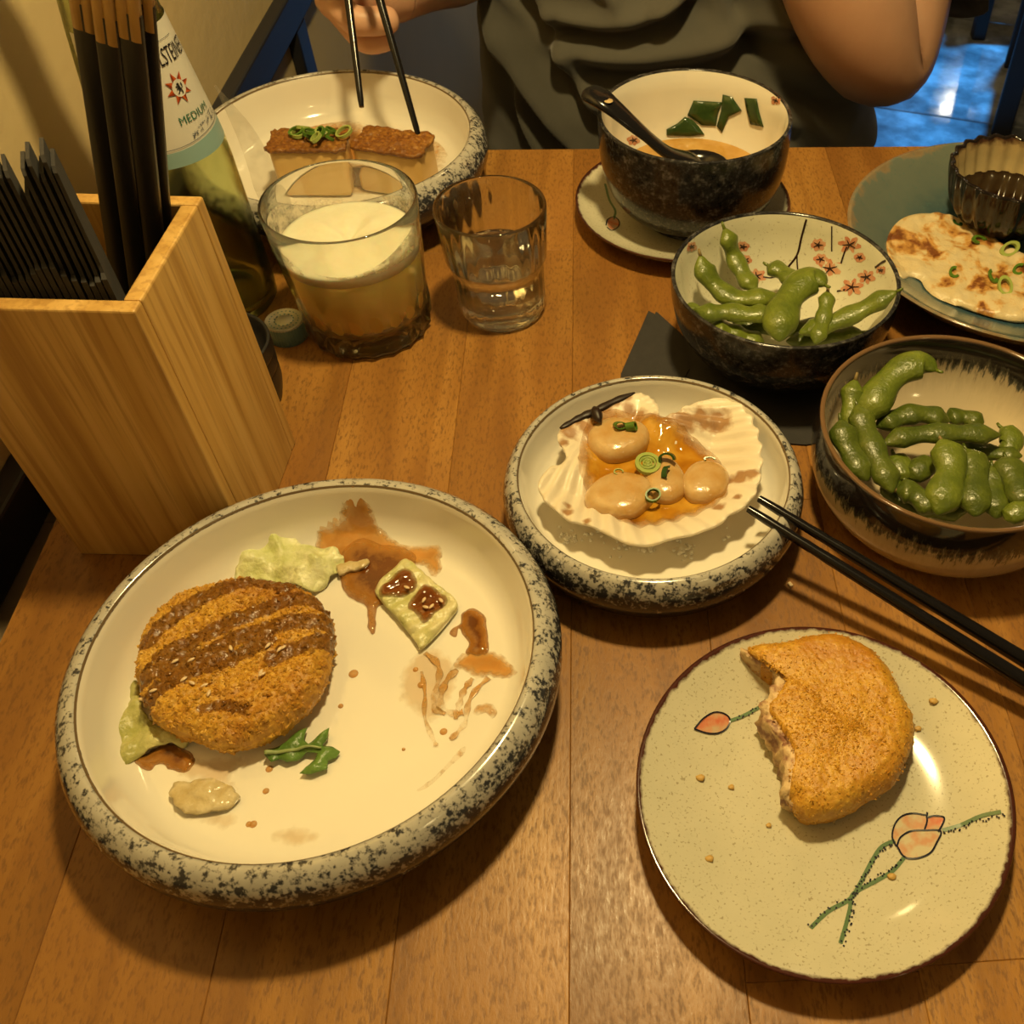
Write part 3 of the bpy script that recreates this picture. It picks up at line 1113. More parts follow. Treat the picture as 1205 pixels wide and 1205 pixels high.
# the bitten croquette on the lotus plate
zc, Hc = 0.0066, 0.0200
path = [(880, 774, 0), (888, 764, 1), (906, 763, 1), (930, 758, 1), (950, 753, 1), (985, 753, 1), (1020, 766, 1), (1045, 790, 1), (1062, 825, 1), (1073, 855, 1), (1070, 890, 1), (1053, 920, 1), (1020, 943, 1), (985, 962, 1), (950, 967, 1), (932, 954, 1),
        (928, 932, 0), (934, 900, 0), (928, 880, 0), (920, 868, 0), (908, 853, 0), (904, 843, 0), (912, 833, 0), (919, 820, 0), (922, 808, 0), (914, 797, 0), (898, 790, 0)]
ctr = Vector((1000, 865))
def star(inset=0.0, filling=False):
    pts = [Vector((x, y, r)) for x, y, r in path]
    if filling:
        q = []
        for p in pts:
            d = Vector((p.x - ctr.x, p.y - ctr.y, 0))
            if p.z < 0.5:
                p = p + d.normalized() * 9.0
                p = Vector((p.x, p.y, 0))
            else:
                p = p - d.normalized() * 6
                p.z = 1
            q.append(p)
        pts = q
    return spline(pts, 190, True)


def patty(filling):
    S = star(0, filling)
    ARC = [at(q.x, q.y, zc + 0.010).to_2d() for q in S if q.z > 0.5]
    cut = max(range(len(ARC)), key=lambda i: (ARC[i] - ARC[i - 1]).length)
    ARC = ARC[cut:] + ARC[:cut]
    ARC = ARC[::2] + [ARC[-1]]
    c = at(ctr.x, ctr.y, zc + 0.012)
    N = len(S)
    prof = [(0, 0), (0.18, 0), (0.35, 0), (0.5, 0), (0.62, 0), (0.72, 0), (0.80, 0), (0.86, 0), (0.91, 0), (0.95, 0), (0.98, 0), (1.0, 0)]
    rs = [k / 24 for k in range(25)]
    V, Fc = [], []
    h = Hc if not filling else Hc * 0.80
    for i, s in enumerate(S):
        rim = at(s.x, s.y, zc + (0.010 if not filling else 0.011))
        rnd = max(0, min(1, s.z))
        col = []
        for t in rs:
            q2 = Vector((lerp(c.x, rim.x, t), lerp(c.y, rim.y, t)))
            e = min(1, poly_d(q2, ARC) / 0.0095)
            zz = h * (0.5 + 0.5 * sqrt(max(0, 1 - (1 - e) ** 2)))
            col.append(Vector((lerp(c.x, rim.x, t), lerp(c.y, rim.y, t), zc + zz)))
        for k in range(3):
            b = lerp(col[-1].z, zc, (k + 1) / 4)
            rr = 1 - 0.02 * rnd * (k + 1) ** 1.2
            col.append(Vector((lerp(c.x, rim.x, rr), lerp(c.y, rim.y, rr), b)))
        col.append(Vector((lerp(c.x, rim.x, 0.86), lerp(c.y, rim.y, 0.86), zc)))
        V += col
    m = len(rs) + 4
    for i in range(N):
        j = (i + 1) % N
        for k in range(m - 1):
            Fc.append((i * m + k, i * m + k + 1, j * m + k + 1, j * m + k))
    Fc.append(tuple(i * m + m - 1 for i in range(N - 1, -1, -1)))
    W = []
    for v in V:
        if filling:
            k = bumpy(v, 0.0034, 170) + bumpy(v, 0.0016, 420)
        else:
            k = bumpy(v, 0.0007, 420) + bumpy(v, 0.0005, 700) + 0.0014 * nz(v.x, v.y, v.z, 90)
        d = Vector((v.x - c.x, v.y - c.y, (v.z - zc - h * 0.4) * 2.2))
        d = d.normalized() if d.length > 1e-5 else Vector((0, 0, 1))
        q = v + d * k
        q.z = max(q.z, zc)
        W.append(q)
    return W, [tuple(reversed(f)) for f in Fc], c


W, Fc, cc = patty(False)
bit = tag(obj('croquette', W, Fc, M['crumb']), 'golden croquette with a bite out of it on the lotus plate', 'croquette', 'breaded croquettes')
SURF = []
for q in W:
    if q.z > zc + Hc * 0.25:
        n = Vector((q.x - cc.x, q.y - cc.y, (q.z - zc - Hc * 0.55) * 9)).normalized()
        SURF.append((q, n if q.z < zc + Hc * 0.9 else (n + Vector((0, 0, 1.5))).normalized(), 0.0))
chips('crumb_coating', SURF, 6500, 0.0003, 0.0009, M['crumb'], bit, 8, 0.0016)
W, Fc, cc = patty(True)
tag(obj('filling', W, Fc, M['filling'], bit), 'pale mashed filling showing in the bite')

# crumbs on the lotus plate
M['crumb_bit'] = plain('loose_crumb', (0.60, 0.38, 0.11), 0.5)
for px, py, s, lab in ((824, 916, 0.0022, 'orange crumb on the lotus plate below the left bud'), (835, 1011, 0.0020, 'yellow crumb at the lower left of the lotus plate'), (1098, 826, 0.0022, 'curled crumb at the right edge of the lotus plate'), (1049, 1032, 0.0020, 'brown crumb on the painted stem of the lotus plate'),
                       (905, 972, 0.0014, 'small brown crumb below the bite of the croquette'), (861, 927, 0.0016, 'greenish flake on the lotus plate left of the bite'), (1080, 858, 0.0018, 'pale flake lying right beside the bitten croquette')):
    P = on_plate(px, py, LOT, lot_in)
    bm = bmesh.new(); s *= 0.72; bmesh.ops.create_icosphere(bm, subdivisions=2, radius=s)
    vs = [P + Vector((v.co.x * 1.3, v.co.y, v.co.z * 0.6)) * (1 + 0.5 * nz(v.co.x, v.co.y, v.co.z, 500 + px)) + Vector((0, 0, s * 0.5)) for v in bm.verts]
    bm.verts.index_update()
    fs = [tuple(v.index for v in f.verts) for f in bm.faces]; bm.free()
    tag(obj('crumb', vs, fs, M['crumb_bit']), lab, 'crumb', 'crumbs on the lotus plate')
P = at(930, 688, 0.001)
vs, fs = box(P - Vector((0, 0, 0.001)), (0.002, 0.003, 0.0018), 0.6, 0.0004)
tag(obj('crumb', vs, fs, M['sesame']), 'lone pale crumb on the bare table between three plates', 'crumb')

# ------------------------------------------------------------------ sauces on the large plate
def m_sauce(name, thick, thin, rough=0.10, alpha=None):
    g = NT(name)
    n = g.noise(70, 4, 0.6)
    thick2 = g.mix(g.map(n, 0.35, 0.65), thick, tuple(q * 1.35 for q in thick))
    e = g.attr('edge')
    fine = g.noise(260, 4, 0.6)
    ee = g.math('ADD', e, g.map(fine, 0.3, 0.7, -0.22, 0.22))
    c = g.mix(g.map(ee, 0.15, 1.0), thin, thick2)
    g.set(c, rough, Specular_IOR_Level=0.5)
    lo, hi = alpha or (0.45, 1.0)
    g.put(g.b.inputs['Alpha'], g.map(ee, 0.0, 0.75, lo, hi))
    return g.m


M['sauce_dark'] = m_sauce('brown_fruit_sauce', (0.105, 0.030, 0.004), (0.50, 0.22, 0.040), 0.08, (0.40, 1.0))
M['sauce_mid'] = m_sauce('brown_sauce_film', (0.48, 0.22, 0.045), (0.66, 0.40, 0.13), 0.12, (0.05, 0.75))
M['sauce_thin'] = m_sauce('thin_sauce_smear', (0.56, 0.33, 0.11), (0.66, 0.46, 0.20), 0.15, (0.0, 0.16))


def puddle(pts, mat, label, h=0.0006, px0=0, py0=0, k=1, rag=0.0006, step=0.0024, base=0.0002, cat='sauce', soft=0.0045, name='sauce_puddle', group='sauce marks on the large plate'):
    P = []
    for p in spline([at(px0 + x * k, py0 + y * k, ZB).to_2d() for x, y in pts], 90, True):
        P.append(p + Vector((nz(p.x, p.y, 0, 420), nz(p.x, p.y, 9, 420))) * rag)
    pl = lambda x, y: prof_at(big_in, hypot(x - BIG[0], y - BIG[1]))
    V, Fc, ds = slab(P, lambda x, y, d: pl(x, y) + base + h * min(1, d / 0.0022) ** 0.5, lambda x, y, d: pl(x, y) + 0.0001, step)
    return tag(obj(name, V, Fc, mat, attrs={'edge': [min(1, d / soft) for d in ds]}), label, cat, group)


puddle([(372, 648), (380, 632), (395, 627), (412, 622), (425, 612), (433, 605), (442, 607), (446, 620), (455, 632), (480, 645), (517, 647), (520, 662), (517, 678), (510, 681), (500, 668), (485, 666), (468, 664), (440, 668), (405, 664), (385, 657)], M['sauce_mid'], 'pale brown splash of thin sauce beyond the lettuce pieces', 0.0004, rag=0.0016)
puddle([(400, 662), (410, 645), (430, 638), (450, 644), (478, 648), (490, 662), (472, 692), (458, 710), (444, 716), (442, 742), (437, 746), (433, 736), (431, 714), (410, 702), (401, 684)], M['sauce_dark'], 'dark brown pool of sauce between the two lettuce pieces', 0.0013, base=0.0008, soft=0.009)
puddle([(542, 734), (544, 723), (557, 717), (571, 727), (573, 742), (575, 755), (573, 771), (556, 773), (548, 768), (552, 758), (545, 748), (540, 740), (537, 750), (529, 747), (533, 740)], M['sauce_dark'], 'hook shaped blob of brown sauce at the right of the plate', 0.0014, rag=0.0003)
puddle([(548, 768), (572, 768), (590, 771), (602, 784), (609, 797), (594, 801), (575, 797), (560, 799), (543, 789), (528, 790), (538, 776)], M['sauce_mid'], 'fan of thin brown sauce below the hooked blob', 0.0004, rag=0.0012)
puddle([(557, 838), (565, 830), (577, 829), (586, 838), (580, 847), (572, 840), (562, 843)], M['sauce_mid'], 'small curved brown sauce mark near the right rim', 0.0006)
puddle([(548, 880), (540, 884), (530, 896), (515, 912), (500, 924), (491, 931), (497, 931), (510, 923), (530, 903), (546, 889)], M['sauce_mid'], 'long thin streak of sauce near the lower right rim', 0.0005, rag=0.0002)
puddle([(160, 897), (180, 884), (199, 875), (222, 884), (230, 900), (213, 910), (189, 901), (174, 908)], M['sauce_dark'], 'amber brown sauce pool under the lettuce at the left', 0.0009, rag=0.0008)
puddle([(205, 912), (230, 896), (262, 890), (299, 891), (275, 913), (280, 930), (235, 922)], M['sauce_thin'], 'thin sauce film below the front edge of the croquette', 0.0003, rag=0.0015)
puddle([(205, 950), (225, 958), (270, 955), (280, 968), (262, 978), (240, 970), (215, 966)], M['sauce_thin'], 'faint sauce smear around the pale onion piece', 0.0003, rag=0.0015)
puddle([(320, 985), (340, 972), (372, 978), (378, 990), (350, 998), (330, 996)], M['sauce_thin'], 'faint sauce smear at the front of the large plate', 0.0003, rag=0.0018)
puddle([(470, 820), (478, 780), (512, 762), (540, 790), (520, 842), (500, 850)], M['sauce_thin'], 'faint brush of wiped sauce left of the fan', 0.0003, rag=0.0018)
for pts, w, lab in (([(500, 768), (514, 780), (517, 795), (512, 815), (511, 833), (524, 840)], 0.0018, 'leftmost dragged line of sauce below the fan'), ([(538, 788), (526, 800), (520, 815), (519, 832), (536, 840), (545, 838)], 0.0020, 'middle dragged line of sauce below the fan'),
                    ([(556, 798), (546, 812), (540, 830), (536, 846)], 0.0018, 'third dragged line of sauce below the fan'), ([(575, 797), (560, 812), (551, 828), (548, 848), (540, 860), (530, 870)], 0.0016, 'rightmost dragged line of sauce below the fan'), ([(496, 790), (500, 815), (500, 845), (511, 872), (514, 878)], 0.0012, 'thin broken line of sauce left of the dragged lines')):
    P = [on_plate(p.x, p.y, BIG, big_in, 0.0006) for p in spline([Vector((*p, 0)) for p in pts], 30)]
    vs, fs = tube(P, [w * 1.0 * (0.75 + 0.25 * sin(k * 0.9 + w * 9000)) for k in range(len(P))], 8, 0.12)
    tag(obj('sauce_line', vs, fs, M['sauce_mid'], attrs={'edge': [0.30 + 0.22 * sin(q * 0.03) for q in range(len(vs))]}), lab, 'sauce', 'sauce marks on the large plate')
for px, py, r, lab in ((416, 793, 0.0022, 'round drop of sauce right of the croquette'), (401, 831, 0.0012, 'tiny ring of sauce near the croquette edge'), (489, 788, 0.0013, 'small sauce drop left of the dragged lines'), (496, 806, 0.0018, 'sauce drop with a seed on the wiped smear'), (522, 861, 0.0017, 'brown sauce drop near the lower right of the plate'), (298, 970, 0.0016, 'brown sauce drop right of the onion piece'), (313, 931, 0.0014, 'sauce drop between onion piece and leaf'), (293, 970, 0.0013, 'second drop touching the one right of the onion'), (475, 882, 0.0008, 'tiny speck of sauce in the open front of the plate'), (439, 594, 0.0010, 'tiny speck of sauce on the far wall of the plate'),
                       (317, 905, 0.0016, 'small sauce speck just left of the leaf tip')):
    P = on_plate(px, py, BIG, big_in, 0.0)
    vs, fs = lathe([(r, 0.0001), (r * 0.8, 0.0006), (r * 0.4, 0.0009), (0, 0.001)], (P.x, P.y, P.z), 14)
    tag(obj('sauce_drop', vs, fs, M['sauce_mid'], attrs={'edge': [0.8] * len(vs)}), lab, 'sauce', 'sauce drops on the large plate')

# ------------------------------------------------------------------ lettuce, onion, leaf
def m_leafy(name, a, b, rough=0.40, trans=0.15, scale=90):
    g = NT(name)
    n = g.noise(scale, 4, 0.6); v = g.voro(120, feature='DISTANCE_TO_EDGE')
    c = g.mix(g.map(n, 0.35, 0.65), a, b)
    g.bump(g.math('ADD', n, g.math('MULTIPLY', v, 0.5)), 0.7, 0.003)
    return g.set(c, rough, Subsurface_Weight=trans, Subsurface_Radius=(0.004, 0.004, 0.002))


M['lettuce'] = m_leafy('pale_lettuce', (0.50, 0.53, 0.20), (0.74, 0.74, 0.46))
M['lettuce_dull'] = m_leafy('sauced_lettuce', (0.34, 0.34, 0.09), (0.56, 0.52, 0.22))
M['cabbage'] = m_leafy('cabbage_slice', (0.48, 0.48, 0.17), (0.68, 0.63, 0.36), 0.35)
M['onion'] = m_leafy('soft_onion', (0.50, 0.38, 0.17), (0.68, 0.58, 0.36), 0.2)


def leaf_sheet(name, pts, zbase, amp, s, mat, label, cat, thick=0.0009, lift=0.004, step=0.0018, fold=0.0, group=None):
    P = [p + Vector((nz(p.x, p.y, 2, 300), nz(p.x, p.y, 5, 300))) * 0.0012 for p in spline([at(x, y, zbase + lift * 0.5).to_2d() for x, y in pts], 90, True)]
    def top(x, y, d):
        w = amp * (noise.noise(Vector((x, y, zbase)) * s) + 0.55 * abs(noise.noise(Vector((x, y, 3)) * s * 2.3)) + 0.25 * noise.noise(Vector((x, y, 8)) * s * 5)) + 0.35 * amp * sin((x * 0.8 + y * 0.6) * fold + 3 * noise.noise(Vector((x, y, 5)) * 60))
        return zbase + 0.0012 + thick + max(0, lift * min(1, d / 0.008) * 0.6 + w + amp * 0.5)
    V, Fc, ds = slab(P, top, lambda x, y, d: top(x, y, d) - thick, step)
    return tag(obj(name, V, Fc, mat), label, cat, group)


leaf_sheet('lettuce_leaf', [(279, 684), (283, 655), (304, 645), (306, 628), (324, 619), (344, 630), (359, 646), (394, 648), (405, 661), (396, 674), (370, 696), (341, 690), (304, 684)], ZB, 0.0042, 90, M['lettuce'], 'crumpled pale lettuce leaf lying beyond the croquette', 'lettuce', lift=0.006, fold=420)
leaf_sheet('lettuce_leaf', [(161, 806), (147, 824), (140, 845), (142, 878), (139, 901), (147, 905), (158, 897), (197, 878), (215, 880), (226, 868), (200, 862), (180, 850), (170, 835), (167, 815)], ZB, 0.0030, 110, M['lettuce_dull'], 'olive sauced lettuce leaf sticking out under the croquette', 'lettuce', lift=0.004, fold=500)
leaf_sheet('lettuce_rib', [(398, 672), (405, 668), (420, 665), (432, 663), (434, 668), (428, 672), (412, 676), (401, 680)], ZB + 0.001, 0.0008, 200, M['onion'], 'thin pinkish lettuce rib lying in the dark sauce pool', 'lettuce', thick=0.0022, lift=0.0012)
# cabbage square with two sauce pools
cab = px_outline([(441, 692), (452, 676), (474, 657), (484, 660), (510, 683), (537, 706), (530, 724), (497, 759), (488, 752), (468, 727), (447, 704)], ZB + 0.005, 70)
ct = lambda x, y, d: ZB + 0.0052 + 0.0016 * nz(x, y, 0, 110) + 0.0007 * nz(x, y, 2, 330) + 0.0006 * sin((x * 0.6 - y * 0.8) * 900) - 0.0010 * max(0, 1 - d / 0.0015)
V, Fc, ds = slab(cab, ct, lambda x, y, d: ZB + 0.0022 + 0.0005 * nz(x, y, 4, 130), 0.0013)
cabo = tag(obj('cabbage_piece', V, Fc, M['cabbage']), 'square pale cabbage piece topped with two pools of sauce', 'cabbage')
for pts in ([(446, 699), (450, 686), (464, 673), (478, 667), (489, 678), (490, 690), (481, 697), (460, 702)], [(479, 712), (488, 698), (500, 686), (516, 694), (526, 704), (514, 720), (498, 732), (490, 722)]):
    Q = px_outline(pts, ZB + 0.0062, 40)
    V, Fc, ds = slab(Q, lambda x, y, d: ct(x, y, 0.01) + 0.0009 * min(1, d / 0.0015) + 0.0002, lambda x, y, d: ct(x, y, 0.01) - 0.0004, 0.0014)
    obj('sauce', V, Fc, M['sauce_cab'] if 'sauce_cab' in M else M.setdefault('sauce_cab', m_sauce('deep_red_brown_sauce', (0.13, 0.036, 0.006), (0.26, 0.095, 0.014), 0.08, (0.35, 1.0))), cabo, attrs={'edge': [min(1, d / 0.0035) for d in ds]})
for zx, zy in ((465, 357), (472, 385), (495, 382), (532, 358), (397, 307)):
    seed(360 + zx * 0.299, 600 + zy * 0.299, ZB + 0.0072, 'tiny pale sesame seed on the sauced cabbage piece', 'sesame seeds on the cabbage piece', random.uniform(0, 3))
leaf_sheet('onion_piece', [(202, 931), (210, 921), (225, 922), (250, 920), (276, 930), (281, 942), (265, 954), (225, 959), (208, 950)], ZB, 0.0016, 160, M['onion'], 'translucent piece of sauced onion at the lower left of the plate', 'onion', thick=0.002, lift=0.0035)
# rocket leaf
M['rocket'] = m_leafy('green_rocket', (0.070, 0.150, 0.022), (0.150, 0.27, 0.055), 0.35, 0.1, 90)
M['rocket_rib'] = plain('pale_leaf_rib', (0.30, 0.38, 0.15), 0.4)
rk = [(311, 888), (315, 881), (325, 877), (336, 872), (341, 866), (350, 858), (361, 855), (357, 869), (362, 874), (373, 865), (387, 856), (385, 867), (378, 876), (390, 877), (399, 882), (394, 889), (385, 893), (384, 903), (366, 910), (352, 909), (358, 900), (370, 893), (374, 886), (360, 885), (348, 893), (337, 896), (328, 892), (319, 897)]
rq = [at(x, y, ZB + 0.004).to_2d() for x, y in rk]
P = [lerp(rq[i], rq[(i + 1) % len(rq)], q / 3) for i in range(len(rq)) for q in range(3)]
rt = lambda x, y, d: ZB + 0.0030 + 0.0022 * nz(x, y, 0, 150) + 0.0018 * min(1, d / 0.003)
V, Fc, ds = slab(P, rt, lambda x, y, d: rt(x, y, d) - 0.0004, 0.0014)
rko = tag(obj('rocket_leaf', V, Fc, M['rocket']), 'small lobed green rocket leaf in front of the croquette', 'leaf')
Q = [at(x, y, ZB + 0.0055) for x, y in ((312, 886), (325, 884), (342, 882), (360, 879), (378, 880))]
Q = [Vector((q.x, q.y, rt(q.x, q.y, 0.004) + 0.0003)) for q in spline(Q, 24)]
vs, fs = tube(Q, [0.0011 * (1 - 0.6 * k / len(Q)) for k in range(len(Q))], 6)
obj('midrib', vs, fs, M['rocket_rib'], rko)

# ------------------------------------------------------------------ scallop shell and its filling
M['shell'] = None
g = NT('scorched_scallop_shell')
x, y, z = g.xyz()
a = g.noise(34, 4, 0.6); b = g.noise(180, 3)
sc = g.map(g.math('ADD', g.attr('scorch'), g.map(g.math('ADD', g.math('MULTIPLY', a, 0.4), g.math('MULTIPLY', b, 0.6)), 0.3, 0.7, -0.45, 0.35)), 0.25, 0.75, 0, 0.9)
c = g.mix(g.noise(14, 2), (0.72, 0.62, 0.46), (0.84, 0.76, 0.62))
c = g.mix(sc, c, g.mix(b, (0.20, 0.075, 0.018), (0.46, 0.24, 0.08)))
M['shell'] = g.set(c, 0.38, Coat_Weight=0.15)
ZR = ZS + 0.0205
hp = at(703, 483, ZR).to_2d()
shp = [(660, 505), (680, 494), (702, 484), (725, 472), (747, 463), (765, 467), (775, 478), (778, 490), (800, 482), (815, 474), (830, 471), (845, 469), (860, 470), (872, 476), (882, 488), (890, 503), (895, 520), (897, 540), (895, 558), (892, 573), (884, 588), (871, 600), (858, 606), (848, 615), (830, 622), (810, 630), (790, 634), (768, 640), (745, 640), (722, 632), (703, 622), (688, 616), (670, 612), (655, 600), (641, 588), (634, 575), (637, 562), (648, 552), (659, 546), (666, 537), (662, 526), (656, 516)]
P = []
for p in spline([at(x, y, ZR).to_2d() for x, y in shp], 430, True):
    v = p - hp
    th = atan2(v.y, v.x)
    k = min(1, max(0, (v.length - 0.045) / 0.02))
    P.append(p + v.normalized() * 0.0007 * k * cos(th * 54))
SHELL = P


def shell_top(x, y, d):
    v = Vector((x, y)) - hp
    th = atan2(v.y, v.x)
    e = min(1, d / 0.0300)
    dep = 0.0120 * (e * e * (3 - 2 * e))
    k = min(1, max(0, (v.length - 0.018) / 0.030))
    rib = 0.00100 * cos(th * 54) * k
    return ZR - dep + rib + 0.0014 * nz(x, y, 1, 45)


V, Fc, ds = slab(SHELL, shell_top, lambda x, y, d: shell_top(x, y, d) - 0.0016, 0.0014)
spots = [(at(a, b, ZR).to_2d(), r) for a, b, r in ((846, 489, .010), (826, 488, .008), (805, 492, .009), (782, 494, .006), (872, 556, .005), (884, 556, .005), (858, 556, .004), (752, 484, .006), (764, 492, .006), (740, 478, .005), (670, 508, .006), (664, 520, .004), (688, 500, .005), (712, 476, .006), (666, 502, .005), (680, 495, .005), (695, 488, .005), (710, 480, .004), (725, 473, .004), (738, 467, .004), (668, 600, .004), (846, 592, .004), (868, 582, .003), (690, 612, .003), (668, 590, .003))]
scor = [max(min(1, 1.25 - (v.to_2d() - c).length / r) for c, r in spots) for v in V]
shell = tag(obj('scallop_shell', V, Fc, M['shell'], attrs={'scorch': [max(0, q) for q in scor]}), 'scorched white scallop shell holding four scallops on the small plate', 'shell')
# charred hinge
M['char'] = plain('charred_black', (0.018, 0.007, 0.005), 0.45)
Q = [at(x, y, ZR + 0.0004) for x, y in ((659, 504), (680, 492), (700, 483), (722, 472), (747, 462))]
vs, fs = tube(spline(Q, 24), [(0.0022 + 0.0012 * noise.noise(Vector((k * 0.37, 0, 0)))) * min(1, 0.3 + k / 5, 0.3 + (24 - k) / 5) for k in range(25)], 8, 0.45)
obj('hinge', vs, fs, M['char'], shell)
Q = [at(x, y, ZR + 0.0035) for x, y in ((699, 479), (702, 487), (706, 496))]
vs, fs = tube(spline(Q, 8), [0.0008, 0.0018, 0.0026, 0.0030, 0.0032, 0.0030, 0.0026, 0.0018, 0.001][:len(spline(Q, 8))], 8)
obj('hinge_ligament', vs, fs, M['char'], shell)
# butter sauce
ZJ = ZR - 0.0086
g = NT('amber_butter_sauce')
n = g.noise(60, 3, 0.5, None, 0.6)
g.put(g.b.inputs['Alpha'], g.map(g.math('ADD', g.attr('edge'), g.map(g.noise(180, 3), 0.3, 0.7, -0.2, 0.2)), 0.0, 0.8, 0.25, 0.95))
M['butter'] = g.set(g.ramp(n, [(0.3, (0.30, 0.100, 0.004)), (0.5, (0.48, 0.205, 0.010)), (0.7, (0.60, 0.32, 0.035))]), 0.06, Specular_IOR_Level=0.6)
jp = [(690, 510), (704, 500), (725, 494), (746, 496), (765, 500), (792, 507), (815, 517), (836, 532), (850, 548), (857, 570), (852, 590), (832, 604), (808, 612), (780, 620), (752, 622), (728, 616), (704, 603), (692, 585), (684, 565), (682, 545), (686, 520)]
Q = [p + Vector((nz(p.x, p.y, 0, 260), nz(p.x, p.y, 3, 260))) * 0.0016 for p in px_outline(jp, ZJ, 100)]
V, Fc, ds = slab(Q, lambda x, y, d: max(ZJ + 0.0004 * min(1, d / 0.002), shell_top(x, y, edge_dist(Vector((x, y)), SHELL)) + 0.0009), lambda x, y, d: shell_top(x, y, 0.04) - 0.0002, 0.0024)
tag(obj('butter_sauce', V, Fc, M['butter'], attrs={'edge': [min(1, d / 0.009) for d in ds]}), 'amber butter sauce pooled inside the scallop shell', 'sauce')
g = NT('seared_scallop')
n = g.noise(55, 4); n2 = g.noise(420, 3)
g.bump(n2, 0.35, 0.0008)
M['scallop'] = g.set(g.mix(g.map(n, 0.38, 0.62), (0.60, 0.41, 0.19), (0.52, 0.29, 0.08)), 0.22, Subsurface_Weight=0.15, Subsurface_Radius=(0.006, 0.004, 0.002), Coat_Weight=0.9, Coat_Roughness=0.06)


def lump(name, px, py, rx, ry, h, z, rot, label, mat, sq=2.6, dent=0.0, seed_=0):
    """a soft cushion: superellipse plan, domed top"""
    c = at(px, py, z + h * 0.5)
    V, Fc = [], []
    NU, NV = 48, 20
    for i in range(NU):
        a = 2 * pi * i / NU
        for j in range(NV + 1):
            b = -pi / 2 + pi * j / NV
            cb, sb = cos(b), sin(b)
            rr = abs(cb) ** 0.55
            zz = math.copysign(abs(sb) ** 0.8, sb)
            x, y = rx * rr * cos(a), ry * rr * sin(a)
            x -= dent * rx * rr * max(0, cos(a)) ** 2
            q = Vector((x * cos(rot) - y * sin(rot), x * sin(rot) + y * cos(rot), zz * h * 0.5))
            q *= 1 + 0.10 * noise.noise(q * 70 + Vector((seed_, 0, 0)))
            V.append(Vector((c.x + q.x, c.y + q.y, z + h * 0.5 + q.z)))
    m = NV + 1
    for i in range(NU):
        k = (i + 1) % NU
        for j in range(NV):
            Fc.append((i * m + j, k * m + j, k * m + j + 1, i * m + j + 1))
    return tag(obj(name, V, Fc, mat), label, 'scallop', 'scallops in the shell')


lump('scallop', 727, 519, 0.0172, 0.0150, 0.0150, ZJ - 0.005, 0.3, 'upper left scallop in the shell below the charred hinge', M['scallop'], seed_=1)
lump('scallop', 730, 584, 0.0178, 0.0150, 0.0125, ZJ - 0.004, 0.1, 'flat round scallop at the lower left of the shell', M['scallop'], seed_=5)
lump('scallop', 782, 565, 0.0110, 0.0165, 0.0115, ZJ - 0.004, 0.2, 'scallop in the middle of the shell under green scallion', M['scallop'], seed_=9)
lump('scallop', 829, 568, 0.0118, 0.0145, 0.0120, ZJ - 0.004, -0.35, 'smooth rightmost scallop against the shell ribs', M['scallop'], dent=-0.1, seed_=13)
# scallion on the scallops
M['scallion'] = plain('green_scallion', (0.095, 0.20, 0.022), 0.25)
M['scallion_pale'] = plain('pale_scallion', (0.36, 0.44, 0.11), 0.25)
M['scallion_dark'] = plain('dark_scallion', (0.025, 0.075, 0.014), 0.25)


def ring(px, py, z, r, w, h, label, mat, tilt=(0, 0), sq=1.0, rot=0.0, cat='scallion', group=None, arc=1.0, name='scallion_ring'):
    c = at(px, py, z)
    n = 24
    Mx = Matrix.Rotation(tilt[0], 3, 'X') @ Matrix.Rotation(tilt[1], 3, 'Y') @ Matrix.Rotation(rot, 3, 'Z')
    V, Fc = [], []
    m = n if arc >= 1 else n + 1
    for i in range(m):
        a = 2 * pi * arc * i / n
        for rr, zz in ((r, 0), (r, h), (r - w, h), (r - w, 0)):
            V.append(c + Mx @ Vector((rr * cos(a), rr * sq * sin(a), zz)))
    for i in range(n):
        j = (i + 1) % n if arc >= 1 else i + 1
        for k in range(4):
            l = (k + 1) % 4
            Fc.append((i * 4 + k, j * 4 + k, j * 4 + l, i * 4 + l))
    if arc < 1:
        Fc += [(0, 1, 2, 3), (n * 4 + 3, n * 4 + 2, n * 4 + 1, n * 4)]
    return tag(obj(name, V, Fc, mat, sharp=40), label, cat, group)


zs = ZJ + 0.0095
SG = 'scallion pieces on the scallops'
o = ring(762, 547, ZJ + 0.0070, 0.0068, 0.0020, 0.0022, 'round pale scallion slice in the middle of the shell', M['scallion_pale'], (0.1, 0.1), group=SG)
for r in (0.0044, 0.0026, 0.0012):
    c = at(762, 547, ZJ + 0.0070)
    vs, fs = lathe([(r, 0.0002), (r, 0.0022), (r - 0.0008, 0.0022), (r - 0.0008, 0.0002)], (c.x, c.y, c.z), 20)
    obj('scallion_layer', vs, fs, M['scallion_pale'], o)
ring(728, 500, zs + 0.0008, 0.0034, 0.0008, 0.0040, 'scallion curl standing on the upper left scallop', M['scallion'], (0.9, 0.4), 0.6, group=SG)
ring(738, 503, zs + 0.0008, 0.0030, 0.0009, 0.0050, 'short scallion tube on the upper left scallop', M['scallion'], (0.2, 1.2), 0.8, group=SG)
ring(786, 540, zs - 0.001, 0.0045, 0.0012, 0.0035, 'dark green scallion arch on the middle scallop', M['scallion_dark'], (0.9, -0.2), 0.8, group=SG, arc=0.6)
ring(781, 556, zs - 0.001, 0.0040, 0.0014, 0.0030, 'dark green scallion strip left on the middle scallop', M['scallion_dark'], (0.4, 1.0), 0.5, group=SG, arc=0.5, rot=1.2)
ring(768, 584, ZJ + 0.0060, 0.0042, 0.0009, 0.0030, 'bent scallion ring at the right of the flat round scallop', M['scallion'], (0.35, 0.1), 0.85, 0.5, group=SG)
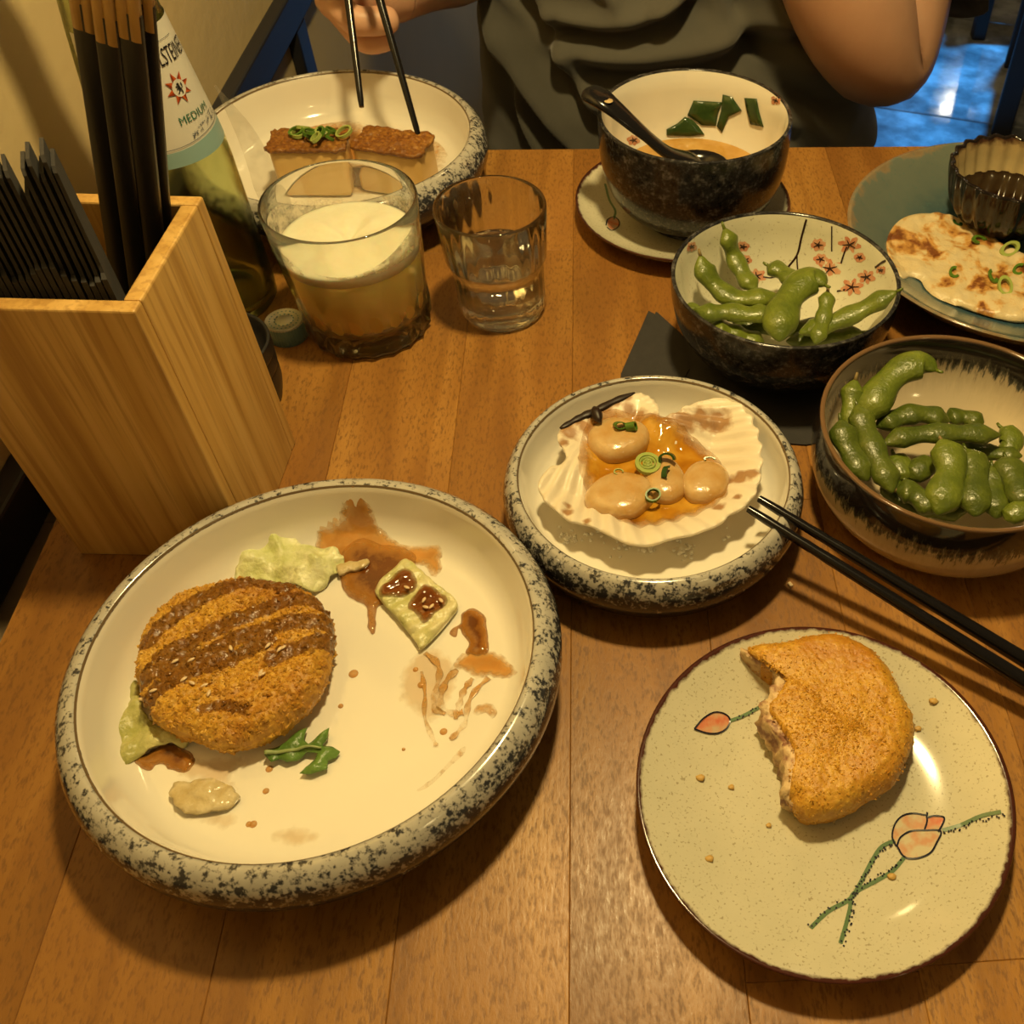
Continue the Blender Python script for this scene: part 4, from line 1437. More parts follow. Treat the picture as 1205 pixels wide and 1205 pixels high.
ring(728, 556, ZJ + 0.0078, 0.0026, 0.0006, 0.0012, 'tiny pale scallion ring at the far edge of the flat scallop', M['scallion_pale'], (0.2, 0), 0.7, group=SG, arc=0.7)
ring(835, 541, ZJ + 0.0062, 0.0032, 0.0010, 0.0012, 'small flat scallion bit on the rightmost scallop', M['scallion'], (0.3, 0), 0.4, group=SG, arc=0.6)
# salt under the shell
M['salt'] = plain('coarse_salt', (0.80, 0.78, 0.72), 0.4)
rd = random.Random(5)
V, Fc = [], []
for k in range(150):
    if k < 60: px, py = rd.gauss(745, 22), rd.gauss(638, 7)
    elif k < 90: px, py = rd.gauss(806, 6), rd.gauss(649, 6)
    elif k < 130: px, py = rd.gauss(672, 12), rd.gauss(632, 5)
    else: px, py = rd.uniform(670, 860), rd.uniform(600, 640)
    P = at(px, py, ZS)
    s = rd.uniform(0.0008, 0.0021)
    b = box((P.x, P.y, ZS + 0.0002), (s, s * rd.uniform(0.7, 1.3), s * 0.8), rd.uniform(0, 3), s * 0.2, 1)
    V, Fc = join((V, Fc), b)
P0 = at(762, 575, ZS)
for k in range(120):
    a, r = rd.uniform(0, 2 * pi), 0.020 * sqrt(rd.random())
    s = rd.uniform(0.0010, 0.0022)
    b = box((P0.x + r * cos(a), P0.y + r * sin(a), ZS + 0.0002), (s, s, 0.004 + 0.002 * rd.random()), rd.uniform(0, 3), s * 0.2, 1)
    V, Fc = join((V, Fc), b)
tag(obj('salt_bed', V, Fc, M['salt'], sm=False), 'coarse white salt scattered under the scallop shell', 'salt', kind='stuff')


# ------------------------------------------------------------------ edamame pods
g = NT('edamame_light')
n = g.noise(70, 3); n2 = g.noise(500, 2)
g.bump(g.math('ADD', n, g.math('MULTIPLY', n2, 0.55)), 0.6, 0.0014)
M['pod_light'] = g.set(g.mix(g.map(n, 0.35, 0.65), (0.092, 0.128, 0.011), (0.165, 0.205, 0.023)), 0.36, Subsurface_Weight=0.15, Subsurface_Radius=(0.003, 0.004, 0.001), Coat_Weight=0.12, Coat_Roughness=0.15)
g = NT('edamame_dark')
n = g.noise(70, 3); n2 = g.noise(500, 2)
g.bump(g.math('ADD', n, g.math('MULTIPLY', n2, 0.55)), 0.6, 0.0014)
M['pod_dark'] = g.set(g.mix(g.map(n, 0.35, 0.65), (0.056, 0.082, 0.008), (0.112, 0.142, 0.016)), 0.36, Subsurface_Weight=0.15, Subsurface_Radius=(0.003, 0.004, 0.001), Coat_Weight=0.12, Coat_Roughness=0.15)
M['pod_stem'] = plain('dry_pod_stem', (0.24, 0.17, 0.06), 0.6)


def pod(pts, w, mat, label, group, flat=0.62, beans=3, stem=False):
    """pts: (px, py, z) along the pod; w: half width in metres"""
    Q = spline([at(a, b, c) for a, b, c in pts], 42)
    n = len(Q)
    L = sum((b - a).length for a, b in zip(Q, Q[1:]))
    rad, s = [], 0.0
    for i in range(n):
        if i: s += (Q[i] - Q[i - 1]).length
        t = s / L
        env = (min(1, t / 0.16) ** 0.62) * (min(1, (1 - t) / 0.15) ** 0.62)
        bump = 1 + 0.11 * cos(2 * pi * (t * beans - 0.5) * 1.0 + 0.2)
        rad.append(max(0.0006, w * env * bump))
    vs, fs = tube(Q, rad, 14, flat)
    # a raised seam along the edge
    vs = [v + Vector((0, 0, 0.0003 * nz(v.x, v.y, v.z, 260))) for v in vs]
    o = tag(obj('edamame_pod', vs, fs, mat), label, 'edamame', group)
    d = (Q[0] - Q[1]).normalized()
    vs, fs = tube([Q[0] - d * 0.0008, Q[0] + d * 0.0016, Q[0] + d * 0.0034 + Vector((0, 0, 0.0006))], [0.0012, 0.0010, 0.0007], 7)
    obj('stem', vs, fs, M['pod_stem'] if stem else mat, o)
    return o


ED1 = 'edamame pods in the blossom bowl'
ED2 = 'edamame pods in the streaked bowl'
b = 0.0022
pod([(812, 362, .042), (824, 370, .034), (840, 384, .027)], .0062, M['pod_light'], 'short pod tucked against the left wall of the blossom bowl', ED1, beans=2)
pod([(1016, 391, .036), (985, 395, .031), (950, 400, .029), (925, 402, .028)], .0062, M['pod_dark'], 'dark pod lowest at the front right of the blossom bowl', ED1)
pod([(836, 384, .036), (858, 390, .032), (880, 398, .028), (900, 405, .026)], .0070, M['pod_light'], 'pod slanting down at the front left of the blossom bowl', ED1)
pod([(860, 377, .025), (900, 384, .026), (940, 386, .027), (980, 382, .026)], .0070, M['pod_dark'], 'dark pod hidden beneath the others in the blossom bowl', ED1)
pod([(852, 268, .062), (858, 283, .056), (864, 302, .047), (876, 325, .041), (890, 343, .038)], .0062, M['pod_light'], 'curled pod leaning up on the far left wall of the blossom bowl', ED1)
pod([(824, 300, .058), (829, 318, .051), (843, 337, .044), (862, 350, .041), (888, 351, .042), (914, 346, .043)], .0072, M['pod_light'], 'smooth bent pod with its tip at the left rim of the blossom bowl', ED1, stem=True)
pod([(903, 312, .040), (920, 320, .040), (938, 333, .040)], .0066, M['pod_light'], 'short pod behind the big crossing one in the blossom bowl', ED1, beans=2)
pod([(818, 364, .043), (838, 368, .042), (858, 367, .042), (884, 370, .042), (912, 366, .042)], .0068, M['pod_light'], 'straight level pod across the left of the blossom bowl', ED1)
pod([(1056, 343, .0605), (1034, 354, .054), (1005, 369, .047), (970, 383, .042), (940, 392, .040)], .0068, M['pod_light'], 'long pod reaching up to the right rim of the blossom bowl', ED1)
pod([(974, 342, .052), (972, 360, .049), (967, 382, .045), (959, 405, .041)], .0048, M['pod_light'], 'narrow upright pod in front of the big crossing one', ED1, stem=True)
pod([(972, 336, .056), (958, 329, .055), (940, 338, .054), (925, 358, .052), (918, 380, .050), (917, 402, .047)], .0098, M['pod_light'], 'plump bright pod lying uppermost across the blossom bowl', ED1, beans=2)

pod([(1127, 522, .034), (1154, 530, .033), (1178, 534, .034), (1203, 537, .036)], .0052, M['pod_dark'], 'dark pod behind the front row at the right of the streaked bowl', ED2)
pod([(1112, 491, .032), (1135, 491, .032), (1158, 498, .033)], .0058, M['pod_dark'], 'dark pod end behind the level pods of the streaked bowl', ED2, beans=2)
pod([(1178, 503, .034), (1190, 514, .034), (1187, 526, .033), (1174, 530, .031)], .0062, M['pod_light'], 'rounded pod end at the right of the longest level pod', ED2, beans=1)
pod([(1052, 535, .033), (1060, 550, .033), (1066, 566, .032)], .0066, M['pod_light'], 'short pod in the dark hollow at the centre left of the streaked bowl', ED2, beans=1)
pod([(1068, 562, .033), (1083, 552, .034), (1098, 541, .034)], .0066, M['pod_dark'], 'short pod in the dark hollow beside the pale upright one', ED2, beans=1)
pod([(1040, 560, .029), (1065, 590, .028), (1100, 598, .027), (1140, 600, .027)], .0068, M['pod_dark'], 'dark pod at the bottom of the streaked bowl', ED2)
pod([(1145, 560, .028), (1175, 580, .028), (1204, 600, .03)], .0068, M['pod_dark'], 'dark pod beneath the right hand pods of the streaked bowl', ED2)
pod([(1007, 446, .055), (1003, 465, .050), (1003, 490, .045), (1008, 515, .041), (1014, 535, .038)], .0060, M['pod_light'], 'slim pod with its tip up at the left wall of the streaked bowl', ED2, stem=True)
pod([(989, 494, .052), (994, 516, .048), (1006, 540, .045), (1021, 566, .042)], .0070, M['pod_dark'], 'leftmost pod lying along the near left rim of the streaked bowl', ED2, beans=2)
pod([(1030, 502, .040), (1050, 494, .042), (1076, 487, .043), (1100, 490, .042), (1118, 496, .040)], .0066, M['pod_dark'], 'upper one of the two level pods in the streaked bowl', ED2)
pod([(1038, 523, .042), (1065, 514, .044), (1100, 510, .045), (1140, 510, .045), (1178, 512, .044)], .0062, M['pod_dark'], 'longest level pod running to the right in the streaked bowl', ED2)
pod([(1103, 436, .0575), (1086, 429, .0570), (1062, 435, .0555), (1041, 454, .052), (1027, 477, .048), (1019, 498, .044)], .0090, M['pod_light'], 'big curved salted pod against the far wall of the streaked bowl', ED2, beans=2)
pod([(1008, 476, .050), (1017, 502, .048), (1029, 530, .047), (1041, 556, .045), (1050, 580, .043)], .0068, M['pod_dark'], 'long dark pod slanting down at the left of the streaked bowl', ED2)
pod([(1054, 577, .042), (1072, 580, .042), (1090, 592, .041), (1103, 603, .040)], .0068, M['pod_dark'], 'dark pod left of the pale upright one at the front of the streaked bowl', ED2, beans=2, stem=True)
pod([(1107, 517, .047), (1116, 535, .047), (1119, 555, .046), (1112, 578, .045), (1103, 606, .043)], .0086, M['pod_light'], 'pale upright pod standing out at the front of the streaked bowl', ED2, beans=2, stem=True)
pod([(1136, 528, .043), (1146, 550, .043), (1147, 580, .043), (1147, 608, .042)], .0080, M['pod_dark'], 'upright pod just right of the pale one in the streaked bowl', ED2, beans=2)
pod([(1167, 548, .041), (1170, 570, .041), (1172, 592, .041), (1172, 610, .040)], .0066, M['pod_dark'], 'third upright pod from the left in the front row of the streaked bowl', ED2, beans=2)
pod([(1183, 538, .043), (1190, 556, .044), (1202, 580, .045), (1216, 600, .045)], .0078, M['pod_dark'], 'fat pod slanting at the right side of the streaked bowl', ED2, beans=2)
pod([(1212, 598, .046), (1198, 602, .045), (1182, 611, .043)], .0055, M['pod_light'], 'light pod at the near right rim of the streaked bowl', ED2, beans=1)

# ------------------------------------------------------------------ soup, spoon, seaweed
zsoup = 0.0360
rsoup = [r for r, z in soup_in]
g = NT('miso_soup')
n = g.noise(40, 3)
M['soup'] = g.set(g.ramp(n, [(0.35, (0.46, 0.25, 0.055)), (0.6, (0.58, 0.36, 0.12))]), 0.08)
vs, fs = lathe([(0, 0), (0.030, 0), (0.0560, 0), (0.0572, 0.0003)], (SOUP[0], SOUP[1], zsoup), 80)
obj('soup', vs, fs, M['soup'], soup_bowl)
M['spoon'] = plain('black_lacquer', (0.010, 0.009, 0.010), 0.16, Specular_IOR_Level=0.4)
A0, A1, A2, A3, A4 = at(690, 106, .098), at(716, 122, .094), at(755, 155, .078), at(786, 180, .062), at(815, 190, .050)
Q = spline([A0, A1, A2, A3, A4], 30)
n = len(Q)
rad = []
for i in range(n):
    t = i / (n - 1)
    w = 0.0098 if t < 0.2 else lerp(0.0098, 0.0072, (t - .2) / .35) if t < 0.55 else lerp(0.0072, 0.0125, (t - .55) / .45)
    rad.append(w * (min(1, (t + 0.012) / 0.06) ** 0.5))
vs, fs = tube(Q, rad, 14, 0.42)
spoon = tag(obj('soup_spoon', vs, fs, M['spoon']), 'black soup spoon leaning over the rim of the soup bowl', 'spoon')
c = A4 + (A4 - A3).normalized() * 0.006
V, Fc = [], []
for i in range(24):
    a = 2 * pi * i / 24
    for r, z in ((0.0, -0.010), (0.008, -0.009), (0.014, -0.004), (0.0165, 0.0015), (0.0155, 0.002), (0.0125, -0.003), (0.007, -0.007), (0.0, -0.008)):
        V.append(c + Vector((r * 1.25 * cos(a), r * sin(a), z)))
for i in range(24):
    j = (i + 1) % 24
    for k in range(7):
        Fc.append((i * 8 + k, j * 8 + k, j * 8 + k + 1, i * 8 + k + 1))
obj('spoon_bowl', V, Fc, M['spoon'], spoon)
M['brass_hole'] = plain('pale_hole_ring', (0.62, 0.45, 0.22), 0.4)
P = at(716, 117, .0985)
vs, fs = lathe([(0.0030, 0), (0.0028, 0.0004), (0, 0.0004)], (P.x, P.y, P.z - 0.001), 18)
obj('handle_hole', vs, fs, M['brass_hole'], spoon)
g = NT('wet_seaweed')
n = g.noise(80, 3)
g.bump(n, 0.4, 0.001)
M['seaweed'] = g.set(g.mix(n, (0.010, 0.028, 0.008), (0.050, 0.095, 0.022)), 0.18)


def wall_sheet(pts, label):
    """seaweed clinging to the far wall of the soup bowl"""
    Q = [in_bowl(p.x, p.y, SOUP, soup_in, 0.0014) for p in [lerp(Vector((*pts[i], 0)), Vector((*pts[(i + 1) % len(pts)], 0)), q / 4) for i in range(len(pts)) for q in range(4)]]
    cc = in_bowl(sum(p[0] for p in pts) / len(pts), sum(p[1] for p in pts) / len(pts), SOUP, soup_in, 0.0018)
    n = len(Q)
    V = [q[0] for q in Q] + [lerp(q[0], cc[0], 0.5) + cc[1] * 0.0004 * sin(3 * k) for k, q in enumerate(Q)] + [cc[0]]
    V += [q[0] - q[1] * 0.0011 for q in Q]
    Fc = []
    for i in range(n):
        j = (i + 1) % n
        Fc += [(i, j, n + j, n + i), (n + i, n + j, 2 * n), (j, i, 2 * n + 1 + i, 2 * n + 1 + j)]
    Fc.append(tuple(2 * n + 1 + i for i in range(n - 1, -1, -1)))
    return tag(obj('seaweed_piece', V, Fc, M['seaweed']), label, 'seaweed', 'seaweed in the soup bowl')


wall_sheet([(784, 159), (784, 152), (797, 145), (806, 137), (815, 141), (822, 148), (829, 158), (812, 160)], 'lowest folded seaweed piece at the edge of the soup')
wall_sheet([(809, 135), (816, 118), (834, 119), (850, 120), (845, 134), (843, 148), (826, 147)], 'largest square seaweed piece on the bowl wall')
wall_sheet([(851, 111), (862, 114), (873, 130), (858, 137), (850, 156), (844, 148), (849, 130)], 'forked seaweed strip right of the square piece')
wall_sheet([(877, 115), (891, 116), (894, 132), (899, 149), (884, 146), (880, 130)], 'small separate seaweed rectangle at the right of the soup bowl')

# ------------------------------------------------------------------ pancake on the teal plate
g = NT('pan_fried_dough')
a = g.noise(36, 4, 0.6, dist=0.6); b2 = g.noise(120, 4, 0.65)
f = g.math('ADD', g.math('MULTIPLY', a, 0.75), g.math('MULTIPLY', b2, 0.25))
g.bump(b2, 0.5, 0.002)
M['pancake'] = g.set(g.ramp(f, [(0.36, (0.66, 0.56, 0.36)), (0.49, (0.66, 0.53, 0.30)), (0.545, (0.56, 0.30, 0.08)), (0.60, (0.20, 0.065, 0.016)), (0.75, (0.10, 0.03, 0.010))]), 0.32)
zp = 0.0150
pk = px_outline([(1043, 292), (1048, 272), (1062, 256), (1085, 247), (1110, 246), (1140, 255), (1165, 268), (1180, 282), (1200, 292), (1225, 300), (1240, 330), (1235, 362), (1205, 372), (1170, 366), (1135, 356), (1105, 347), (1090, 335), (1085, 325), (1072, 322), (1062, 328), (1052, 318)], zp, 110)
pt = lambda x, y, d: zp - 0.0008 + 0.0018 * nz(x, y, 0, 60) + 0.0012 * nz(x, y, 0, 170) - 0.003 * max(0, 1 - d / 0.004) ** 2
V, Fc, ds = slab(pk, pt, lambda x, y, d: max(0.0080, prof_at(tea_in, hypot(x - TEA[0], y - TEA[1])) + 0.0012), 0.0022)
tag(obj('scallion_pancake', V, Fc, M['pancake']), 'browned scallion pancake lying on the teal plate', 'pancake')
for k, (px, py, r, h, tl, lab) in enumerate(((1160, 266, .0060, .006, (0.5, 0.2), 'fat pale green scallion piece beside the sauce cup'), (1152, 283, .0050, .002, (0.2, 0.3), 'flat scallion ring below the fat piece on the pancake'), (1187, 294, .0062, .004, (0.6, 0.1), 'large scallion ring at the right of the pancake'), (1199, 318, .0050, .002, (0.2, 0), 'scallion oval near the frame edge on the pancake'),
                                                 (1123, 321, .0050, .0015, (0.1, 0.2), 'thin scallion loop at the lower middle of the pancake'), (1182, 338, .0066, .003, (0.3, 0.1), 'scallion ring at the lower right of the pancake'), (1168, 326, .0045, .002, (0.2, 0.4), 'scallion bit above the lower right ring of the pancake'), (1127, 262, .0035, .0006, (0, 0), 'dark scallion flake at the far edge of the pancake'))):
    P = at(px, py, zp)
    ring(px, py, pt(P.x, P.y, 0.02) + 0.0004, r * 1.3, 0.0028, h * 0.7, lab, M['scallion_dark'] if k == 7 else M['scallion_pale'] if k in (0, 2, 5) else M['scallion'], tl, 0.6, 0.3 * k, group='scallion on the pancake', arc=1.0 if k in (2, 5) else 0.7)

# ------------------------------------------------------------------ tofu on the far plate
g = NT('fried_tofu_side')
n = g.noise(60, 3)
M['tofu'] = g.set(g.mix(n, (0.58, 0.34, 0.10), (0.70, 0.50, 0.20)), 0.3)
M['tofu_crust'] = m_crumb('tofu_crust', (0.10, 0.028, 0.005), (0.30, 0.115, 0.016), (0.50, 0.25, 0.050))


def tofu(px, py, sx, sy, h, rz, label):
    z = ZFAR + 0.0006
    c = at(px, py, z + h + 0.001)
    vs, fs = box((c.x, c.y, z), (sx, sy, h), rz, 0.004, 3)
    o = tag(obj('tofu_block', vs, fs, M['tofu']), label, 'tofu', 'fried tofu blocks')
    R = Matrix.Rotation(rz, 2)
    P = [R @ Vector(q) + c.to_2d() for q in ((-sx / 2, -sy / 2), (0, -sy / 2 - .001), (sx / 2, -sy / 2), (sx / 2 + .001, 0), (sx / 2, sy / 2), (0, sy / 2), (-sx / 2, sy / 2), (-sx / 2, 0))]
    P = [p + Vector((nz(p.x, p.y, 0, 300), nz(p.x, p.y, 3, 300))) * 0.002 for p in spline(P, 64, True)]
    zt = z + h
    V, Fc, ds = slab(P, lambda x, y, d: zt + 0.0012 + 0.0016 * nz(x, y, 1, 330) + 0.0008 * nz(x, y, 1, 700), lambda x, y, d: zt - 0.0012 - 0.0012 * nz(x, y, 7, 250), 0.0014)
    obj('crust', V, Fc, M['tofu_crust'], o)
    return o, zt + 0.002


t1, zt1 = tofu(362, 164, 0.050, 0.027, 0.036, radians(6), 'fried tofu block topped with chopped scallion at the far left')
t2, zt2 = tofu(462, 165, 0.049, 0.030, 0.034, radians(-10), 'plain fried tofu block touched by the chopsticks')
rd = random.Random(11)
for k in range(13):
    px, py = rd.gauss(366, 12), rd.gauss(157, 4)
    ring(px, py, zt1 + 0.0012 * (k // 3), 0.0055 + rd.uniform(-.001, .001), 0.0014, 0.0022, 'chopped scallion ring heaped on the tofu block', M['scallion'] if k % 3 else M['scallion_pale'], (rd.uniform(-.6, .6), rd.uniform(-.6, .6)), 0.8, rd.uniform(0, 3), group='scallion heap on the tofu')
P = [p + Vector((nz(p.x, p.y, 0, 200), nz(p.x, p.y, 3, 200))) * 0.004 for p in px_outline([(330, 190), (345, 150), (400, 140), (440, 150), (500, 160), (528, 172), (524, 192), (505, 212), (470, 225), (430, 230), (380, 225)], ZFAR, 80)]
V, Fc, ds = slab(P, lambda x, y, d: ZFAR + 0.0009, lambda x, y, d: ZFAR + 0.0002, 0.004)
tag(obj('broth_puddle', V, Fc, M['sauce_mid'], attrs={'edge': [min(1, d / 0.02) for d in ds]}), 'thin orange sauce spread around the tofu on the far plate', 'sauce')


# ================================================================== THINGS AT THE LEFT
BR = radians(2.0)
BX = Vector((-0.2680, 0.3490, 0))          # middle of the box footprint
BW, BD, BH, BT = 0.0890, 0.0850, 0.1580, 0.0075
g = NT('bamboo_panels')
x, y, z = g.xyz()
oi = g.n('ShaderNodeObjectInfo')
f1 = g.noise(300, 3, 0.6, g.co((1, 1, 0.035)))
f2 = g.noise(85, 2, 0.5, g.co((1, 1, 0.02)))
kn = g.noise(26, 3, 0.6, g.co((1, 1, 0.9)))
c = g.ramp(f2, [(0.32, (0.46, 0.26, 0.066)), (0.5, (0.58, 0.35, 0.10)), (0.68, (0.68, 0.44, 0.15))])
c = g.mix(g.map(f1, 0.36, 0.52, 0.55, 0), c, (0.34, 0.17, 0.04))
c = g.mix(g.map(kn, 0.66, 0.76, 0, 0.35), c, (0.22, 0.10, 0.03))
g.bump(f1, 0.15, 0.0005)
M['bamboo'] = g.set(c, 0.42)
RB = Matrix.Rotation(BR, 3, 'Z')
holder = thing('wooden_holder', BX, 'open square bamboo box holding dark napkins and chopstick packets', 'box')


def hold(nm, c, size, bev=0.0010):
    vs, fs = box((0, 0, 0), size, 0, bev)
    vs = [RB @ (v + Vector(c)) + BX for v in vs]
    return obj(nm, vs, fs, M['bamboo'], holder, sm=False)


hold('front_panel', (0, -BD / 2 + BT / 2, 0), (BW, BT, BH))
hold('back_panel', (0, BD / 2 - BT / 2, 0), (BW, BT, BH))
hold('side_panel', (BW / 2 - BT / 2, 0, 0), (BT, BD - 2 * BT - 0.0002, BH))
hold('side_panel', (-BW / 2 + BT / 2, 0, 0), (BT, BD - 2 * BT - 0.0002, BH))
hold('bottom_panel', (0, 0, 0.002), (BW - 2 * BT - 0.0002, BD - 2 * BT - 0.0002, 0.006))

# dark paper napkins standing in the box
g = NT('dark_paper_napkin')
n = g.noise(120, 3)
g.bump(g.noise(700, 2), 0.3, 0.0005)
M['napkin'] = g.set(g.mix(n, (0.022, 0.021, 0.022), (0.040, 0.037, 0.036)), 0.85)
rd = random.Random(4)
NN = 19
for k in range(NN):
    x0 = -0.2895 + k * 0.00310
    top = 0.2085 + rd.uniform(-0.004, 0.004) + (0.002 if k > 13 else 0) - (0.007 if k == 13 else 0) + 0.0011 * max(0, 12 - k)
    step_z = 0.166 + 0.004 * sin(k * 0.7) + rd.uniform(-0.001, 0.001)
    y0 = 0.3165 + 0.0008 * rd.random()
    dx, dy = Vector((-0.52, 0.854)) if k < 13 else Vector((-0.46, 0.888))
    D = 0.026
    prof = [(0, 0.0085), (0.0015, step_z), (0.0050, step_z + 0.001), (0.0060, step_z + 0.004), (0.0085, top - 0.002), (0.0105, top), (D, top - 0.001), (D, 0.0085)]
    pts = []
    for (ya, za), (yb, zb) in zip(prof, prof[1:]):
        m = 6 if abs(zb - za) > 0.02 else 1
        for q in range(m):
            pts.append((lerp(ya, yb, q / m), lerp(za, zb, q / m)))
    pts.append(prof[-1])
    n = len(pts)
    V = []
    w1, w2 = rd.uniform(-0.0005, 0.0005), rd.uniform(0, 6)
    for sgn in (-1, 1):
        for ya, za in pts:
            th = 0.00085 if za > step_z else 0.00125
            o = sgn * th + w1 * sin(za * 45 + w2) - 0.004 * (1 - za / 0.21)
            V.append(Vector((x0 + dx * ya + dy * o, y0 + dy * ya - dx * o * 0.3, za)))
    Fc = [tuple(range(n - 1, -1, -1)), tuple(range(n, 2 * n))] + [(i, (i + 1) % n, n + (i + 1) % n, n + i) for i in range(n)]
    tag(obj('paper_napkin', V, Fc, M['napkin'], sm=False), 'folded dark paper napkin standing upright in the bamboo box', 'napkin', 'napkins standing in the box')

# chopstick packets
M['sleeve'] = plain('black_paper_sleeve', (0.014, 0.012, 0.012), 0.38)
g = NT('gold_bamboo_ends')
f1 = g.noise(300, 2, 0.5, g.co((1, 1, 0.1)))
M['gold_wood'] = g.set(g.mix(f1, (0.42, 0.24, 0.07), (0.62, 0.40, 0.15)), 0.4)


def packet(b, t, w, zs, label):
    """black paper sleeve (rounded flat section) with a pair of bamboo chopsticks sticking out of it"""
    b, t = Vector(b), Vector(t)
    ax = (t - b).normalized()
    s = ax.cross(Vector((0, -1, 0.25))).normalized()
    u = s.cross(ax).normalized()
    k = (zs - b.z) / ax.z
    sec = [(-1, -.30), (-.92, -.62), (-.7, -.80), (-.35, -.74), (0, -.60), (.35, -.74), (.7, -.80), (.92, -.62), (1, -.30), (1, .3), (.8, .6), (-.8, .6), (-1, .3)]
    V, Fc = [], []
    n = len(sec)
    for q in range(9):
        P = b + ax * (k * q / 8)
        V += [P + s * (w * a) + u * (w * 0.55 * c2) for a, c2 in sec]
    for q in range(8):
        for i in range(n):
            j = (i + 1) % n
            Fc.append((q * n + i, q * n + j, (q + 1) * n + j, (q + 1) * n + i))
    Fc.append(tuple(range(n - 1, -1, -1))); Fc.append(tuple(8 * n + i for i in range(n)))
    o = tag(obj('chopstick_packet', V, Fc, M['sleeve'], sharp=50), label, 'chopsticks', 'chopstick packets in the box')
    for sx in (-0.46, 0.46):
        P = [b + ax * (k - 0.01) + s * (w * sx), b + ax * (k + 0.018) + s * (w * sx), b + ax * (k + 0.034) + s * (w * sx)]
        vs, fs = tube(P, w * 0.46, 10, 0.95, up=u, prof='square')
        obj('chopstick', vs, fs, M['gold_wood'], o)
    return o


def pk_axis(px, py, yt, yb, dx=0.0):
    t = at_y(px, py, yt)
    b = Vector((t.x - 0.27 * (t.z - 0.012) + dx, yb, 0.012))
    return b, t


for px, py, yt, yb, w, lab in ((97, 4, 0.379, 0.3705, 0.0046, 'leftmost black chopstick packet with gold ends'), (124, 20, 0.376, 0.3675, 0.0045, 'middle black chopstick packet with gold ends'), (152, 15, 0.376, 0.3675, 0.0046, 'front right black chopstick packet with gold ends'), (169, 4, 0.388, 0.3720, 0.0042, 'rightmost narrow chopstick packet behind the others')):
    b, t = pk_axis(px, py, yt, yb, 0.0)
    packet(b, t, w, t.z, lab)

# ------------------------------------------------------------------ glass
def m_glass(name, col, rough=0.0, ior=1.45, clear=0.45, tint=(1, 1, 1)):
    g = NT(name)
    gl = g.n('ShaderNodeBsdfGlass')
    gl.inputs['Color'].default_value = (*col, 1); gl.inputs['Roughness'].default_value = rough; gl.inputs['IOR'].default_value = ior
    tr = g.n('ShaderNodeBsdfTransparent')
    tr.inputs['Color'].default_value = (*tint, 1)
    mx = g.n('ShaderNodeMixShader')
    mx.inputs[0].default_value = clear
    g.t.links.new(gl.outputs[0], mx.inputs[1]); g.t.links.new(tr.outputs[0], mx.inputs[2])
    g.t.links.new(mx.outputs[0], g.out.inputs[0])
    return g.m


M['glass'] = m_glass('clear_glass', (0.985, 0.99, 0.97), clear=0.08)
M['green_glass'] = m_glass('pale_green_bottle_glass', (0.86, 0.88, 0.72), 0.12, 1.30, 0.0, (0.55, 0.66, 0.50))

# bottle
BO = (-0.3090, 0.5200, 0)
bo_out = [(0, 0.004), (0.020, 0.0035), (0.0270, 0), (0.0310, 0.0004), (0.0335, 0.004), (0.0340, 0.012), (0.0340, 0.100), (0.0334, 0.110), (0.0318, 0.122), (0.0245, 0.180), (0.0180, 0.224), (0.0150, 0.246), (0.0138, 0.270), (0.0150, 0.272), (0.0150, 0.285), (0.0130, 0.288)]
bo_in = [(0.0100, 0.288), (0.0110, 0.270), (0.0125, 0.246), (0.0155, 0.224), (0.0220, 0.180), (0.0295, 0.122), (0.0316, 0.100), (0.0316, 0.012), (0.029, 0.006), (0, 0.007)]
vs, fs = lathe(bo_out + bo_in, BO, 72)
bottle = tag(obj('water_bottle', vs, fs, M['green_glass'], origin=BO), 'pale green glass water bottle with a white label behind the bamboo box', 'bottle')
zi = lambda r: r
cone_r = lambda z: lerp(0.0318, 0.0245, (z - 0.122) / 0.058) if z >= 0.122 else lerp(0.0340, 0.0318, max(0, (z - 0.100) / 0.022))
AZ = radians(-22)


def on_cone(s, z, lift):
    """s: arc length along the label from its middle (as at the star); z: height"""
    a = AZ + s / 0.0290
    r = cone_r(z) + lift
    return Vector((BO[0] + r * cos(a), BO[1] + r * sin(a), z))


def cone_sheet(name, s0, s1, z0, z1, lift, mat, ns=36, nzs=10, zb=None, th=0.00025):
    V, Fc = [], []
    for i in range(ns + 1):
        s = lerp(s0, s1, i / ns)
        lo = z0 if zb is None else zb(s)
        hi = z1 if not callable(z1) else z1(s)
        for j in range(nzs + 1):
            V.append(on_cone(s, lerp(lo, hi, j / nzs), lift))
    m = nzs + 1
    for i in range(ns):
        for j in range(nzs):
            Fc.append((i * m + j, (i + 1) * m + j, (i + 1) * m + j + 1, i * m + j + 1))
    return obj(name, V, Fc, mat, bottle)


M['label_white'] = plain('white_label_paper', (0.66, 0.64, 0.58), 0.4, namt=0.03)
M['label_blue'] = plain('light_blue_label', (0.26, 0.42, 0.42), 0.35, namt=0.05)
M['label_black'] = plain('black_print', (0.012, 0.012, 0.016), 0.4)
M['label_orange'] = plain('orange_print', (0.55, 0.10, 0.015), 0.4)
M['label_dorange'] = plain('dark_orange_print', (0.26, 0.035, 0.008), 0.4)
M['label_green'] = plain('green_print', (0.03, 0.16, 0.10), 0.4)
M['label_ink'] = plain('blue_grey_print', (0.07, 0.09, 0.13), 0.4)
cone_sheet('label', -0.052, 0.052, 0.1155, 0.1815, 0.0004, M['label_white'], 48, 12)
cone_sheet('label_band', -0.052, 0.052, 0.1120, lambda s: 0.1215 + 0.0012 * sin(s * 90), 0.0007, M['label_blue'], 48, 3)


